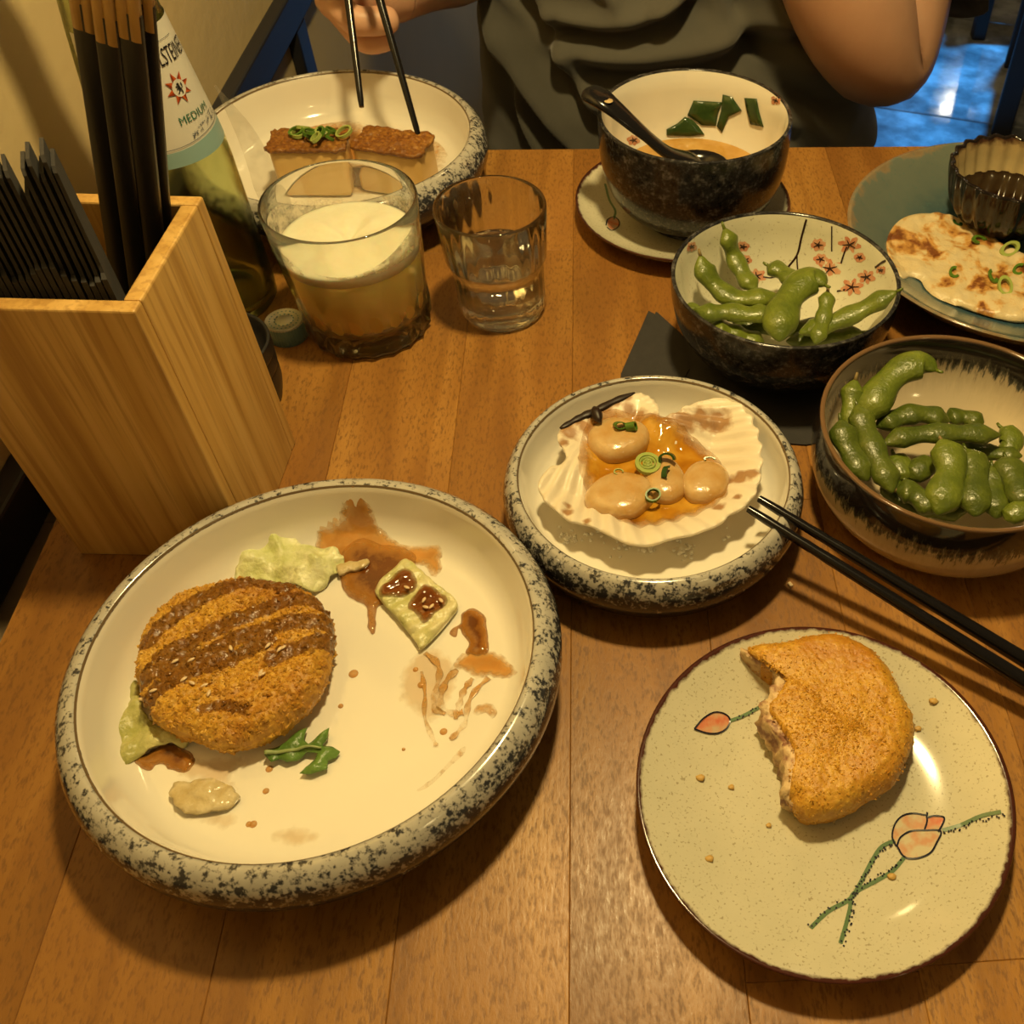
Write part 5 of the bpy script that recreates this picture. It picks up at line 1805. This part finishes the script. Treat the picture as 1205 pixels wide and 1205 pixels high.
def cone_poly(name, polys, mat, lift=0.0009):
    """polys: flat shapes in label space (s, z)"""
    V, Fc = [], []
    for p in polys:
        o = len(V)
        V += [on_cone(s, z, lift) for s, z in p]
        Fc.append(tuple(range(o, o + len(p))))
    return obj(name, V, Fc, mat, bottle, sm=False)


def cone_text(name, txt, s, z, size, mat, sx=1.0, arc=0.0):
    cu = bpy.data.curves.new(name, 'FONT')
    cu.body = txt; cu.size = size; cu.align_x = 'CENTER'; cu.resolution_u = 3
    cu.space_character = 1.05
    to = bpy.data.objects.new(name, cu)
    COL.objects.link(to)
    dg = bpy.context.evaluated_depsgraph_get()
    me = to.evaluated_get(dg).to_mesh()
    vs = [v.co.copy() for v in me.vertices]
    fs = [tuple(p.vertices) for p in me.polygons]
    to.evaluated_get(dg).to_mesh_clear()
    bpy.data.objects.remove(to); bpy.data.curves.remove(cu)
    V = [on_cone(s + v.x * sx, z + v.y + arc * (v.x * sx) ** 2, 0.0009) for v in vs]
    return obj(name, V, fs, mat, bottle, sm=False)


cone_text('printed_name', 'GEROLSTEINER', 0.0, 0.1625, 0.0118, M['label_black'], 0.50)
cone_text('printed_word', 'MEDIUM', 0.003, 0.1325, 0.0060, M['label_green'], 0.95)
S0, Z0s = 0.0, 0.1500
rays, dark = [], []
for k in range(8):
    a = 2 * pi * k / 8 + 0.2
    w = 2 * pi / 16 * 0.9
    tip = (S0 + 0.0085 * cos(a), Z0s + 0.0085 * sin(a))
    l = (S0 + 0.0046 * cos(a - w), Z0s + 0.0046 * sin(a - w)); r = (S0 + 0.0046 * cos(a + w), Z0s + 0.0046 * sin(a + w)); m = (S0 + 0.0038 * cos(a), Z0s + 0.0038 * sin(a))
    rays.append((l, tip, m)); dark.append((m, tip, r))
cone_poly('printed_star', rays, M['label_orange'])
cone_poly('printed_star', dark, M['label_dorange'])
cone_poly('printed_disc', [[(S0 + 0.0044 * cos(a), Z0s + 0.0044 * sin(a)) for a in [2 * pi * k / 24 for k in range(24)]]], M['label_white'], 0.0010)
# rampant lion emblem
u_ = 0.0011
LI = [[(-0.6, -0.6), (0.3, -0.9), (0.7, 0.1), (0.5, 1.2), (-0.3, 1.4), (-0.5, 0.5)], [(-0.4, 1.2), (0.4, 1.2), (0.5, 2.0), (0.0, 2.6), (-0.8, 2.4), (-1.1, 1.9)], [(-0.4, 0.9), (-1.8, 1.5), (-2.0, 1.1), (-0.6, 0.3)], [(-0.4, 0.3), (-1.8, 0.2), (-1.9, -0.2), (-0.4, -0.2)],
      [(-0.6, -0.5), (-1.2, -1.4), (-2.0, -2.2), (-1.4, -2.4), (-0.4, -1.4), (0.1, -0.8)], [(0.0, -0.7), (0.6, -1.5), (0.4, -2.7), (1.2, -2.6), (1.2, -1.4), (0.6, -0.4)], [(0.5, -0.3), (1.4, 0.0), (1.7, 0.9), (1.3, 1.8), (1.9, 2.2), (2.2, 1.0), (1.8, -0.2), (0.8, -0.8)]]
cone_poly('printed_lion', [[(S0 + x * u_, Z0s + y * u_) for x, y in reversed(p)] for p in LI], M['label_black'], 0.0013)
# splash drawing and small line of print
rd = random.Random(9)
sp = []
for k in range(60):
    s = -0.004 + 0.030 * rd.random()
    z = 0.1245 + 0.0020 * sin((s + 0.004) * 100) + rd.random() * 0.0045 * (0.4 + (s + 0.004) / 0.03)
    a = rd.uniform(0, pi); L = rd.uniform(0.0004, 0.0012)
    dx, dz = L * cos(a), L * sin(a)
    nx, nz_ = -0.00013 * sin(a), 0.00013 * cos(a)
    sp.append([(s - dx + nx, z - dz + nz_), (s - dx - nx, z - dz - nz_), (s + dx - nx, z + dz - nz_), (s + dx + nx, z + dz + nz_)])
for k in range(40):
    s = -0.030 + 0.060 * k / 40
    z = lambda q: 0.1232 + 0.0012 * sin(q * 90) + 0.0028 * max(0, min(1, (q - 0.012) / 0.015)) ** 2
    s2 = s + 0.0015
    sp.append([(s, z(s) - 0.00016), (s2, z(s2) - 0.00016), (s2, z(s2) + 0.00016), (s, z(s) + 0.00016)])
for k in range(16):
    s = -0.012 + 0.0015 * k
    sp.append([(s, 0.1738), (s + 0.0009, 0.1738), (s + 0.0009, 0.1742), (s, 0.1742)])
cone_poly('printed_splash', sp, M['label_ink'])

# metal cap
CP = (-0.2570, 0.4870, 0)
M['cap_metal'] = plain('silver_cap', (0.62, 0.58, 0.46), 0.35, Metallic=0.5)
M['cap_side'] = plain('teal_cap_side', (0.16, 0.30, 0.31), 0.30, Metallic=0.3)
kn_ = lambda a, r, z: (0.00022 * cos(40 * a) if r > 0.0110 else 0, 0)
vs, fs = lathe([(0.0118, 0), (0.0121, 0.0006), (0.0119, 0.0040), (0.0119, 0.0120), (0.0114, 0.0132), (0.0110, 0.0134), (0.0106, 0.0128), (0.0075, 0.0128), (0.0070, 0.0125), (0.0045, 0.0125), (0.0040, 0.0128), (0, 0.0128)], CP, 160, kn_)
fm = [0 if sum(vs[i].z for i in f) / len(f) > 0.0122 else 1 for f in fs]
cap = tag(obj('bottle_cap', vs, fs, [M['cap_metal'], M['cap_side']], fmat=fm), 'silver and teal screw cap lying between bottle and beer glass', 'cap')
for kx, (rr, n, l) in enumerate(((0.0088, 22, 0.0010), (0.0058, 14, 0.0010))):
    V, Fc = [], []
    for k in range(n):
        a = 2 * pi * k / n
        c = Vector((CP[0] + rr * cos(a), CP[1] + rr * sin(a), 0.0126))
        b = box((c.x, c.y, 0.0126), (0.0007, l, 0.0004), a, 0)
        V, Fc = join((V, Fc), b)
    obj('embossing', V, Fc, M['cap_side'], cap, sm=False)

# clear torn film between bottle and plate
g = NT('clear_film')
tr = g.n('ShaderNodeBsdfTransparent'); gl = g.n('ShaderNodeBsdfGlossy'); df = g.n('ShaderNodeBsdfTranslucent')
gl.inputs['Roughness'].default_value = 0.15
df.inputs['Color'].default_value = (0.9, 0.9, 0.85, 1)
m1, m2 = g.n('ShaderNodeMixShader'), g.n('ShaderNodeMixShader')
g.put(m1.inputs[0], g.map(g.noise(120, 3), 0.4, 0.7, 0.01, 0.22))
m2.inputs[0].default_value = 0.17
g.t.links.new(tr.outputs[0], m1.inputs[1]); g.t.links.new(gl.outputs[0], m1.inputs[2])
g.t.links.new(m1.outputs[0], m2.inputs[1]); g.t.links.new(df.outputs[0], m2.inputs[2])
g.t.links.new(m2.outputs[0], g.out.inputs[0])
M['film'] = g.m
V, Fc = [], []
L = [(254, 98), (266, 125), (280, 155), (290, 185), (300, 215), (312, 245), (320, 300)]
Rr = [(256, 97), (275, 118), (297, 145), (318, 178), (335, 215), (345, 250), (350, 300)]
NR = 30
A = spline([Vector((*p, 0)) for p in L], NR); B = spline([Vector((*p, 0)) for p in Rr], NR)
for i, (a, b) in enumerate(zip(A, B)):
    for j in range(9):
        t = j / 8
        P = at_y(lerp(a.x, b.x, t), lerp(a.y, b.y, t), 0.5545 - 0.010 * i / NR)
        P.y += 0.0030 * sin(t * 9 + i * 0.5) * (i / NR) * 0.5 - 0.003
        P.z = max(P.z, 0.004)
        V.append(P)
for i in range(len(A) - 1):
    for j in range(8):
        Fc.append((i * 9 + j, i * 9 + j + 1, (i + 1) * 9 + j + 1, (i + 1) * 9 + j))
tag(obj('plastic_film', V, Fc, M['film']), 'torn sliver of clear plastic film standing between bottle and far plate', 'wrapper')

# beer glass
BE = (-0.2085, 0.5030, 0)
def facet(a, r, z):
    """cut base: vertical flutes fading out upwards"""
    k = max(0, 1 - abs(z - 0.012) / 0.020)
    k2 = max(0, 1 - max(0, z - 0.028) / 0.05) * (1 if z > 0.026 else 0)
    return (-0.0030 * k * abs(sin(10 * a)) - 0.0005 * k2 * abs(sin(7 * a)), 0)
be_out = [(0, 0.003), (0.026, 0.0025), (0.0350, 0), (0.0380, 0.0010), (0.0398, 0.0045), (0.0402, 0.010), (0.0404, 0.018), (0.0402, 0.026), (0.0412, 0.034), (0.0428, 0.055), (0.0444, 0.080), (0.0450, 0.0895), (0.0446, 0.0906)]
be_in = [(0.0436, 0.0906), (0.0432, 0.0895), (0.0425, 0.080), (0.0408, 0.055), (0.0390, 0.034), (0.0378, 0.022), (0.034, 0.0155), (0.020, 0.0140), (0, 0.0138)]
vs, fs = lathe(be_out + be_in, BE, 140, lambda a, r, z: facet(a, r, z) if r > 0.0375 and z < 0.09 else (0, 0))
beer = tag(obj('beer_glass', vs, fs, M['glass'], origin=BE), 'cut tumbler of cloudy beer with white foam beside the bottle', 'glass')
g = NT('cloudy_beer')
M['beer'] = g.set((0.98, 0.66, 0.18), 0.15, Transmission_Weight=0.05, IOR=1.33, Subsurface_Weight=0.6, Subsurface_Radius=(0.03, 0.015, 0.005))
g = NT('beer_foam')
n = g.noise(160, 4); g.bump(n, 0.3, 0.001)
M['foam'] = g.set(g.mix(n, (0.74, 0.66, 0.48), (0.84, 0.78, 0.62)), 0.6, Subsurface_Weight=0.2)
zf0, zf1 = 0.0570, 0.0640
rz_ = lambda z: (0.0378 + (z - 0.022) * (0.0425 - 0.0378) / 0.058) - 0.0003
vs, fs = lathe([(0, 0.0142), (0.020, 0.0144), (0.0335, 0.0160), (0.0372, 0.0225), (rz_(0.034), 0.034), (rz_(zf0), zf0), (rz_(zf0) - 0.001, zf0), (0, zf0)], BE, 72)
obj('beer', vs, fs, M['beer'], beer)
vs, fs = lathe([(0, zf0 + 0.0001), (rz_(zf0) - 0.0004, zf0 + 0.0001), (rz_(zf1), zf1), (rz_(zf1) - 0.002, zf1 + 0.0002), (0.030, zf1 + 0.0012), (0.020, zf1 + 0.0022), (0.006, zf1 - 0.0004), (0.003, zf1 - 0.0022), (0, zf1 - 0.0024)], BE, 72, lambda a, r, z: (0, (0.0010 * sin(3 * a) + 0.0007 * sin(7 * a + 1)) * (1 if 0.004 < r < 0.036 and z > zf1 - 0.001 else 0)))
obj('foam', vs, fs, M['foam'], beer)
# foam film clinging to the inside above the foam
V, Fc = [], []
g = NT('foam_film')
fa = g.map(g.noise(55, 4, 0.65), 0.42, 0.60, 0.0, 0.75)
g.set((0.80, 0.74, 0.60), 0.5, Alpha=fa)
M['foam_film'] = g.m
for i in range(60):
    a = 2 * pi * i / 60
    for j in range(7):
        z = lerp(zf1 - 0.001, zf1 + 0.017 * (0.55 + 0.45 * sin(2 * a + 1.2)), j / 6)
        r = rz_(z) - 0.0001
        V.append(Vector((BE[0] + r * cos(a), BE[1] + r * sin(a), z)))
for i in range(60):
    k = (i + 1) % 60
    for j in range(6):
        Fc.append((i * 7 + j, k * 7 + j, k * 7 + j + 1, i * 7 + j + 1))
obj('foam_film', V, Fc, M['foam_film'], beer)

# water glass
WG = (-0.1255, 0.5250, 0)
wg_out = [(0, 0.003), (0.018, 0.0025), (0.0230, 0), (0.0262, 0.0010), (0.0278, 0.0050), (0.0284, 0.012), (0.0290, 0.034), (0.0296, 0.0385), (0.0312, 0.0410), (0.0322, 0.0440), (0.0334, 0.0640), (0.0342, 0.0765), (0.0338, 0.0778)]
wg_in = [(0.0326, 0.0778), (0.0322, 0.0765), (0.0313, 0.0640), (0.0300, 0.0440), (0.0276, 0.0385), (0.0266, 0.034), (0.0255, 0.014), (0.022, 0.0115), (0, 0.0110)]
fl = lambda a, r, z: (-0.0006 * (0.5 + 0.5 * cos(24 * a)), 0) if (0.005 < z < 0.037 and r > 0.027) or (0.043 < z < 0.066 and r < 0.0316 and r > 0.0295) else (0, 0)
vs, fs = lathe(wg_out + wg_in, WG, 144, fl)
wat = tag(obj('water_glass', vs, fs, M['glass'], origin=WG), 'small stepped tumbler half full of clear water', 'glass')
M['water'] = m_glass('water', (0.99, 0.99, 0.98), 0, 1.33, 0.0)
vs, fs = lathe([(0, 0.0112), (0.0218, 0.0117), (0.0252, 0.0142), (0.0263, 0.034), (0.0272, 0.0382), (0.0290, 0.0420), (0.0286, 0.0422), (0, 0.0420)], WG, 72)
obj('water', vs, fs, M['water'], wat)

# black napkin under the flower bowl
zt = 0.0009
nap = [Vector(p) for p in ((-0.0290, 0.5280), (-0.0250, 0.5250), (-0.0080, 0.5050), (0.0900, 0.4600), (0.0870, 0.4130), (0.0700, 0.4085), (0.0400, 0.4100), (-0.0100, 0.4310), (-0.0430, 0.4330), (-0.0425, 0.4640))]
V, Fc, ds = slab(nap, lambda x, y, d: zt + 0.0004 + 0.0003 * nz(x, y, 0, 60), lambda x, y, d: 0.0002, 0.006)
o = tag(obj('black_napkin', V, Fc, M['napkin'], sm=False), 'folded black paper napkin lying under the blossom bowl', 'napkin')
nap2 = [Vector(p) for p in ((-0.0240, 0.5262), (-0.0225, 0.5250), (-0.0060, 0.5040), (0.0000, 0.4700), (-0.0100, 0.4400), (-0.0380, 0.4380), (-0.0375, 0.4640))]
V, Fc, ds = slab(nap2, lambda x, y, d: zt + 0.0013 + 0.0002 * nz(x, y, 0, 60) + 0.0, lambda x, y, d: zt + 0.0006, 0.006)
obj('upper_fold', V, Fc, M['napkin'], o, sm=False)

# the pair of chopsticks resting on the small plate
M['lacquer'] = plain('black_chopstick_lacquer', (0.008, 0.007, 0.008), 0.16, Specular_IOR_Level=0.4)


def stick(a, b, r0, r1, label, group, grooves=0.0):
    Q = [lerp(a, b, k / 40) for k in range(41)]
    rad = []
    for k in range(41):
        r = lerp(r0, r1, k / 40)
        if grooves and k < 9 and k % 2: r *= 0.93
        rad.append(r)
    rad[0] *= 0.8
    vs, fs = tube(Q, rad, 12, 1.0, prof='square')
    return tag(obj('chopstick', vs, fs, M['lacquer'], sharp=60), label, 'chopstick', group)


for (ax, ay, bx, by, lab) in ((893.0, 586.5, 1205, 776, 'upper black chopstick of the pair resting on the scallop plate'), (880.5, 598.5, 1205, 801, 'lower black chopstick of the pair resting on the scallop plate')):
    a = at(ax, ay, 0.0405); b = at(bx, by, 0.0195)
    d = (b - a).normalized()
    stick(a, a + d * 0.228, 0.0021, 0.0040, lab, 'chopsticks resting on the scallop plate', 0.1)

# chopsticks held over the tofu
t1a, t1b = at_y(425.5, 126, 0.655), at_y(410, 0, 0.705)
t2a, t2b = at_y(492.5, 160, 0.646), at_y(447, 0, 0.700)
D1, D2 = (t1b - t1a).normalized(), (t2b - t2a).normalized()
st1 = stick(t1a, t1a + D1 * 0.225, 0.0020, 0.0040, 'left held chopstick with its tip free above the far plate', 'chopsticks held by the person')
st2 = stick(t2a, t2a + D2 * 0.225, 0.0020, 0.0040, 'right held chopstick touching the plain tofu block', 'chopsticks held by the person')

# ================================================================== PERSON
g = NT('skin')
n = g.noise(45, 4); n2 = g.noise(900, 2)
g.bump(n2, 0.12, 0.0006)
M['skin'] = g.set(g.mix(n, (0.60, 0.335, 0.215), (0.70, 0.42, 0.28)), 0.45, Subsurface_Weight=0.15, Subsurface_Radius=(0.012, 0.005, 0.003))
CX = -0.030
ang_g1 = t2a + D2 * 0.130
BODY = {
    'pelvis': ((CX, 1.060, -0.180), 0.120), 'belly': ((CX, 1.020, -0.060), 0.125), 'chest': ((CX, 1.000, 0.120), 0.125), 'upper': ((CX, 1.000, 0.240), 0.095), 'neck': ((CX, 0.985, 0.335), 0.052), 'neck2': ((CX, 0.970, 0.390), 0.050),
    'skull': ((CX, 0.955, 0.460), 0.082), 'crown': ((CX, 0.955, 0.530), 0.078),
    'sl': ((CX - 0.165, 1.000, 0.265), 0.056), 'el': ((CX - 0.190, 0.985, 0.060), 0.046), 'fl': ((-0.215, 0.900, 0.080), 0.044), 'wl': ((-0.222, 0.835, 0.098), 0.034),
    'hl': ((-0.232, 0.795, 0.104), 0.036), 'kl': ((-0.252, 0.768, 0.112), 0.033),
    # image-left hand: fingers rooted in the palm
    'pk1': ((-0.270, 0.750, 0.088), 0.0125), 'pk2': ((-0.256, 0.736, 0.0765), 0.0115), 'pk3': ((-0.232, 0.744, 0.0800), 0.0098),
    'rg1': ((-0.276, 0.740, 0.108), 0.0125), 'rg2': ((-0.254, 0.725, 0.0960), 0.0115), 'rg3': ((-0.224, 0.738, 0.0950), 0.0102),
    'md1': ((-0.280, 0.740, 0.135), 0.0105), 'md2': ((-0.262, 0.718, 0.1420), 0.0095), 'md3': ((-0.240, 0.716, 0.1350), 0.0084),
    'ix1': ((-0.276, 0.745, 0.153), 0.0105), 'ix2': ((-0.262, 0.724, 0.1720), 0.0094), 'ix3': ((-0.244, 0.719, 0.1560), 0.0082),
    'th1': ((-0.222, 0.775, 0.140), 0.0135), 'th2': ((-0.218, 0.748, 0.158), 0.0115), 'th3': ((-0.226, 0.728, 0.166), 0.0095),
    # image-right arm, elbow hanging over the table edge, hand raised to the chest
    'sr': ((CX + 0.195, 0.985, 0.265), 0.062), 'er': ((0.160, 0.875, 0.022), 0.052), 'er2': ((0.155, 0.862, 0.012), 0.044), 'fr0': ((0.128, 0.852, 0.062), 0.056), 'fr': ((0.096, 0.846, 0.125), 0.054), 'wr': ((0.045, 0.838, 0.215), 0.034),
    'hr': ((0.028, 0.836, 0.245), 0.026), 'kr': ((0.012, 0.838, 0.275), 0.024),
    'a1': ((-0.006, 0.838, 0.298), 0.0100), 'a2': ((-0.022, 0.844, 0.308), 0.0085), 'b1': ((0.002, 0.834, 0.305), 0.0102), 'b2': ((-0.008, 0.838, 0.326), 0.0085), 'c1': ((0.014, 0.833, 0.308), 0.0102), 'c2': ((0.008, 0.838, 0.330), 0.0085),
    'd1': ((0.026, 0.836, 0.302), 0.0095), 'd2': ((0.026, 0.842, 0.322), 0.0078), 't1': ((0.003, 0.855, 0.262), 0.0120), 't2': ((-0.014, 0.864, 0.278), 0.0095),
    # seated legs under the table
    'hpl': ((CX - 0.100, 1.030, -0.200), 0.080), 'knl': ((CX - 0.170, 0.640, -0.215), 0.056), 'ankl': ((CX - 0.160, 0.640, -0.660), 0.036), 'ftl': ((CX - 0.170, 0.530, -0.715), 0.030),
    'hpr': ((CX + 0.100, 1.030, -0.200), 0.080), 'knr': ((CX + 0.170, 0.640, -0.215), 0.056), 'ankr': ((CX + 0.160, 0.640, -0.660), 0.036), 'ftr': ((CX + 0.170, 0.530, -0.715), 0.030),
}
LINK = ['pelvis belly', 'belly chest', 'chest upper', 'upper neck', 'neck neck2', 'neck2 skull', 'skull crown', 'upper sl', 'sl el', 'el fl', 'fl wl', 'wl hl', 'hl kl', 'kl pk1', 'pk1 pk2', 'pk2 pk3', 'kl rg1', 'rg1 rg2', 'rg2 rg3', 'kl md1', 'md1 md2', 'md2 md3', 'kl ix1', 'ix1 ix2', 'ix2 ix3', 'hl th1', 'th1 th2', 'th2 th3',
        'upper sr', 'sr er', 'er er2', 'er2 fr0', 'fr0 fr', 'fr wr', 'wr hr', 'hr kr', 'kr a1', 'a1 a2', 'kr b1', 'b1 b2', 'kr c1', 'c1 c2', 'kr d1', 'd1 d2', 'hr t1', 't1 t2',
        'pelvis hpl', 'hpl knl', 'knl ankl', 'ankl ftl', 'pelvis hpr', 'hpr knr', 'knr ankr', 'ankr ftr']
keys = list(BODY)
me = bpy.data.meshes.new('person')
po = Vector((CX, 1.06, -T))
me.from_pydata([Vector(BODY[k][0]) - po for k in keys], [tuple(keys.index(q) for q in l.split()) for l in LINK], [])
me.materials.append(M['skin'])
person = bpy.data.objects.new('person', me)
COL.objects.link(person)
person.location = po + Vector((0, 0, T))
person['_w'] = person.location.copy()
tag(person, 'person in a dark grey T-shirt seated across the table holding chopsticks', 'person')
sk = person.modifiers.new('skin', 'SKIN')
sk.use_smooth_shade = True
for k, sv in zip(keys, me.skin_vertices[0].data):
    r = BODY[k][1]
    sv.radius = (r, r)
me.skin_vertices[0].data[0].use_root = True
ss = person.modifiers.new('subdivision', 'SUBSURF')
ss.levels = 2; ss.render_levels = 2

# head details, above the picture
M['hair'] = plain('dark_brown_hair', (0.035, 0.020, 0.012), 0.6)
M['eye'] = plain('eye_white', (0.75, 0.72, 0.68), 0.2)
M['iris'] = plain('dark_iris', (0.03, 0.02, 0.015), 0.2)
M['lip'] = plain('lips', (0.42, 0.16, 0.13), 0.4)


def ball(name, c, r, mat, parent, n=20):
    V, Fc = [], []
    m = n // 2
    for i in range(n):
        a = 2 * pi * i / n
        for j in range(m + 1):
            b = -pi / 2 + pi * j / m
            V.append(Vector((c[0] + r[0] * cos(b) * cos(a), c[1] + r[1] * cos(b) * sin(a), c[2] + r[2] * sin(b))))
    for i in range(n):
        k = (i + 1) % n
        for j in range(m):
            Fc.append((i * (m + 1) + j, k * (m + 1) + j, k * (m + 1) + j + 1, i * (m + 1) + j + 1))
    return obj(name, V, Fc, mat, parent)


ball('hair', (CX, 0.975, 0.540), (0.086, 0.092, 0.082), M['hair'], person)
ball('nose', (CX, 0.872, 0.470), (0.012, 0.016, 0.020), M['skin'], person)
ball('mouth', (CX, 0.880, 0.435), (0.022, 0.008, 0.006), M['lip'], person)
for s in (-1, 1):
    ball('ear', (CX + s * 0.082, 0.962, 0.475), (0.010, 0.018, 0.030), M['skin'], person)
    e = ball('eye', (CX + s * 0.031, 0.886, 0.495), (0.012, 0.010, 0.009), M['eye'], person)
    ball('iris', (CX + s * 0.031, 0.878, 0.494), (0.005, 0.004, 0.005), M['iris'], e)

# T-shirt
g = NT('dark_olive_grey_cotton')
n = g.noise(40, 3)
g.bump(g.noise(1500, 2), 0.2, 0.0005)
M['shirt'] = g.set(g.mix(n, (0.075, 0.072, 0.060), (0.105, 0.100, 0.084)), 0.9, Sheen_Weight=0.3)
rings = [(-0.285, 0.215, 0.135, 1.035, 0.012), (-0.200, 0.215, 0.150, 1.030, 0.012), (-0.100, 0.207, 0.158, 1.020, 0.006), (0.0, 0.190, 0.158, 1.010, -0.002), (0.080, 0.180, 0.152, 1.004, 0.0), (0.150, 0.186, 0.146, 1.000, 0), (0.220, 0.200, 0.128, 1.000, 0), (0.270, 0.195, 0.108, 1.000, 0), (0.305, 0.135, 0.090, 0.995, 0), (0.325, 0.075, 0.072, 0.988, 0)]
NA, NZ = 380, 220
V, Fc = [], []


def folds(s, z):
    """drapery: sharp creases hanging from the chest to the lap"""
    def crease(x0, z0, x1, z1, w, h):
        # a soft valley along a bent line
        dx, dz = x1 - x0, z1 - z0
        t = ((s - x0) * dx + (z - z0) * dz) / (dx * dx + dz * dz)
        if t < -0.25 or t > 1.25: return 0.0
        tc = max(0, min(1, t))
        bend = 0.010 * sin(pi * tc)
        d = ((s - x0 - dx * tc) * -dz + (z - z0 - dz * tc) * dx) / sqrt(dx * dx + dz * dz) + bend
        fade = max(0, min(1, (1.25 - t) / 0.3)) * max(0, min(1, (t + 0.25) / 0.3))
        q = d / w
        return fade * h * (-math.exp(-q * q) + 0.75 * math.exp(-((q - 1.7) / 0.9) ** 2))
    f = 0.0
    for c in CREASES: f += 0.72 * crease(*c)
    w = noise.noise(Vector((s * 9, z * 9, 1)))
    f += 0.004 * w + 0.002 * noise.noise(Vector((s * 30, z * 30, 2)))
    return f


CREASES = [(-0.190, 0.060, -0.080, -0.110, 0.011, 0.022), (-0.140, 0.070, -0.030, -0.090, 0.010, 0.018), (-0.165, 0.010, -0.125, -0.120, 0.008, 0.016), (-0.090, 0.035, 0.015, 0.060, 0.009, 0.022), (-0.105, 0.030, -0.170, 0.080, 0.009, 0.016),
           (-0.070, 0.000, 0.090, 0.030, 0.014, 0.024), (-0.055, -0.035, 0.020, -0.050, 0.010, 0.014), (0.060, 0.070, 0.150, -0.040, 0.016, 0.028), (0.100, 0.080, 0.175, 0.000, 0.012, 0.020), (0.010, 0.060, 0.020, 0.110, 0.010, 0.018), (-0.030, 0.080, -0.110, 0.130, 0.011, 0.018), (0.120, -0.060, 0.190, -0.120, 0.012, 0.016)]
for j in range(NZ + 1):
    z = lerp(rings[0][0], rings[-1][0], j / NZ)
    for (za, wa, da, ya, xa), (zb, wb, db, yb, xb) in zip(rings, rings[1:]):
        if za <= z <= zb + 1e-9:
            t = (z - za) / (zb - za); t2 = t * t * (3 - 2 * t)
            hw, hd, cy, cx = lerp(wa, wb, t2), lerp(da, db, t2), lerp(ya, yb, t2), lerp(xa, xb, t2)
            break
    for i in range(NA):
        a = 2 * pi * i / NA
        ca, sa = cos(a), sin(a)
        m = (abs(ca) ** 2.5 + abs(sa) ** 2.5) ** (1 / 2.5)
        x, y = hw * ca / m, hd * sa / m
        f = folds(x if sa < 0 else x + 1.0, z)
        k = 1 + f / max(0.08, hypot(x, y))
        V.append(Vector((CX + cx + x * k, cy + y * k, z)))
for j in range(NZ):
    for i in range(NA):
        l = (i + 1) % NA
        Fc.append((j * NA + i, j * NA + l, (j + 1) * NA + l, (j + 1) * NA + i))
shirt = obj('t_shirt', V, Fc, M['shirt'], person)


def sleeve(a, b, r0, r1):
    a, b = Vector(a), Vector(b)
    Q = [lerp(a, b, k / 24) for k in range(25)]
    d = (b - a).normalized()
    V, Fc = tube(Q, [lerp(r0, r1, k / 24) for k in range(25)], 40, 1.0, caps=False)
    V = [v + Vector((nz(v.x, v.y, v.z, 28), nz(v.x, v.y, v.z + 5, 28), 0)) * 0.010 for v in V]
    for i in range(25):
        for q in range(40):
            v = V[i * 40 + q]
            w = max(0, (0.45 * (v.y - Q[i].y) + 0.85 * abs(v.x - Q[i].x)) / r1 + 0.1)
            v.z -= 0.050 * (i / 24) ** 3 * w
    n = len(V)
    # hem turned inwards
    hem = [v + (Q[-1] - v) * 0.12 - d * 0.012 for v in V[-40:]]
    V += hem
    for k in range(40):
        l = (k + 1) % 40
        Fc.append((n - 40 + k, n - 40 + l, n + l, n + k))
    return obj('sleeve', V, Fc, M['shirt'], shirt)


sleeve((CX + 0.150, 1.000, 0.285), (0.186, 0.915, 0.082), 0.080, 0.070)
sleeve((CX - 0.140, 1.000, 0.285), (CX - 0.205, 0.985, 0.120), 0.076, 0.066)
# jeans and shoes
g = NT('blue_denim')
n = g.noise(300, 3)
M['denim'] = g.set(g.mix(n, (0.045, 0.060, 0.105), (0.085, 0.105, 0.160)), 0.85)
M['shoe'] = plain('dark_shoe', (0.02, 0.02, 0.02), 0.5)
for s in (-1, 1):
    Q = spline([Vector((CX + s * 0.10, 1.12, -0.195)), Vector((CX + s * 0.125, 0.98, -0.195)), Vector((CX + s * 0.150, 0.80, -0.200)), Vector((CX + s * 0.170, 0.66, -0.205)), Vector((CX + s * 0.172, 0.625, -0.260)), Vector((CX + s * 0.166, 0.635, -0.450)), Vector((CX + s * 0.162, 0.640, -0.665))], 48)
    n = len(Q)
    V, Fc = tube(Q, [lerp(0.104, 0.075, min(1, k / (n * 0.6))) - 0.012 * max(0, k / n - 0.6) for k in range(n)], 28, 0.95, up=Vector((0.05, -0.5, 1)))
    V = [v + Vector((nz(v.x, v.y, v.z, 22), 0, nz(v.x, v.y, v.z + 4, 22))) * 0.008 for v in V]
    obj('trouser_leg', V, Fc, M['denim'], person)
    vs, fs = box((CX + s * 0.168, 0.575, -T + 0.0005), (0.095, 0.27, 0.085), 0, 0.035, 4)
    obj('shoe', vs, fs, M['shoe'], person)
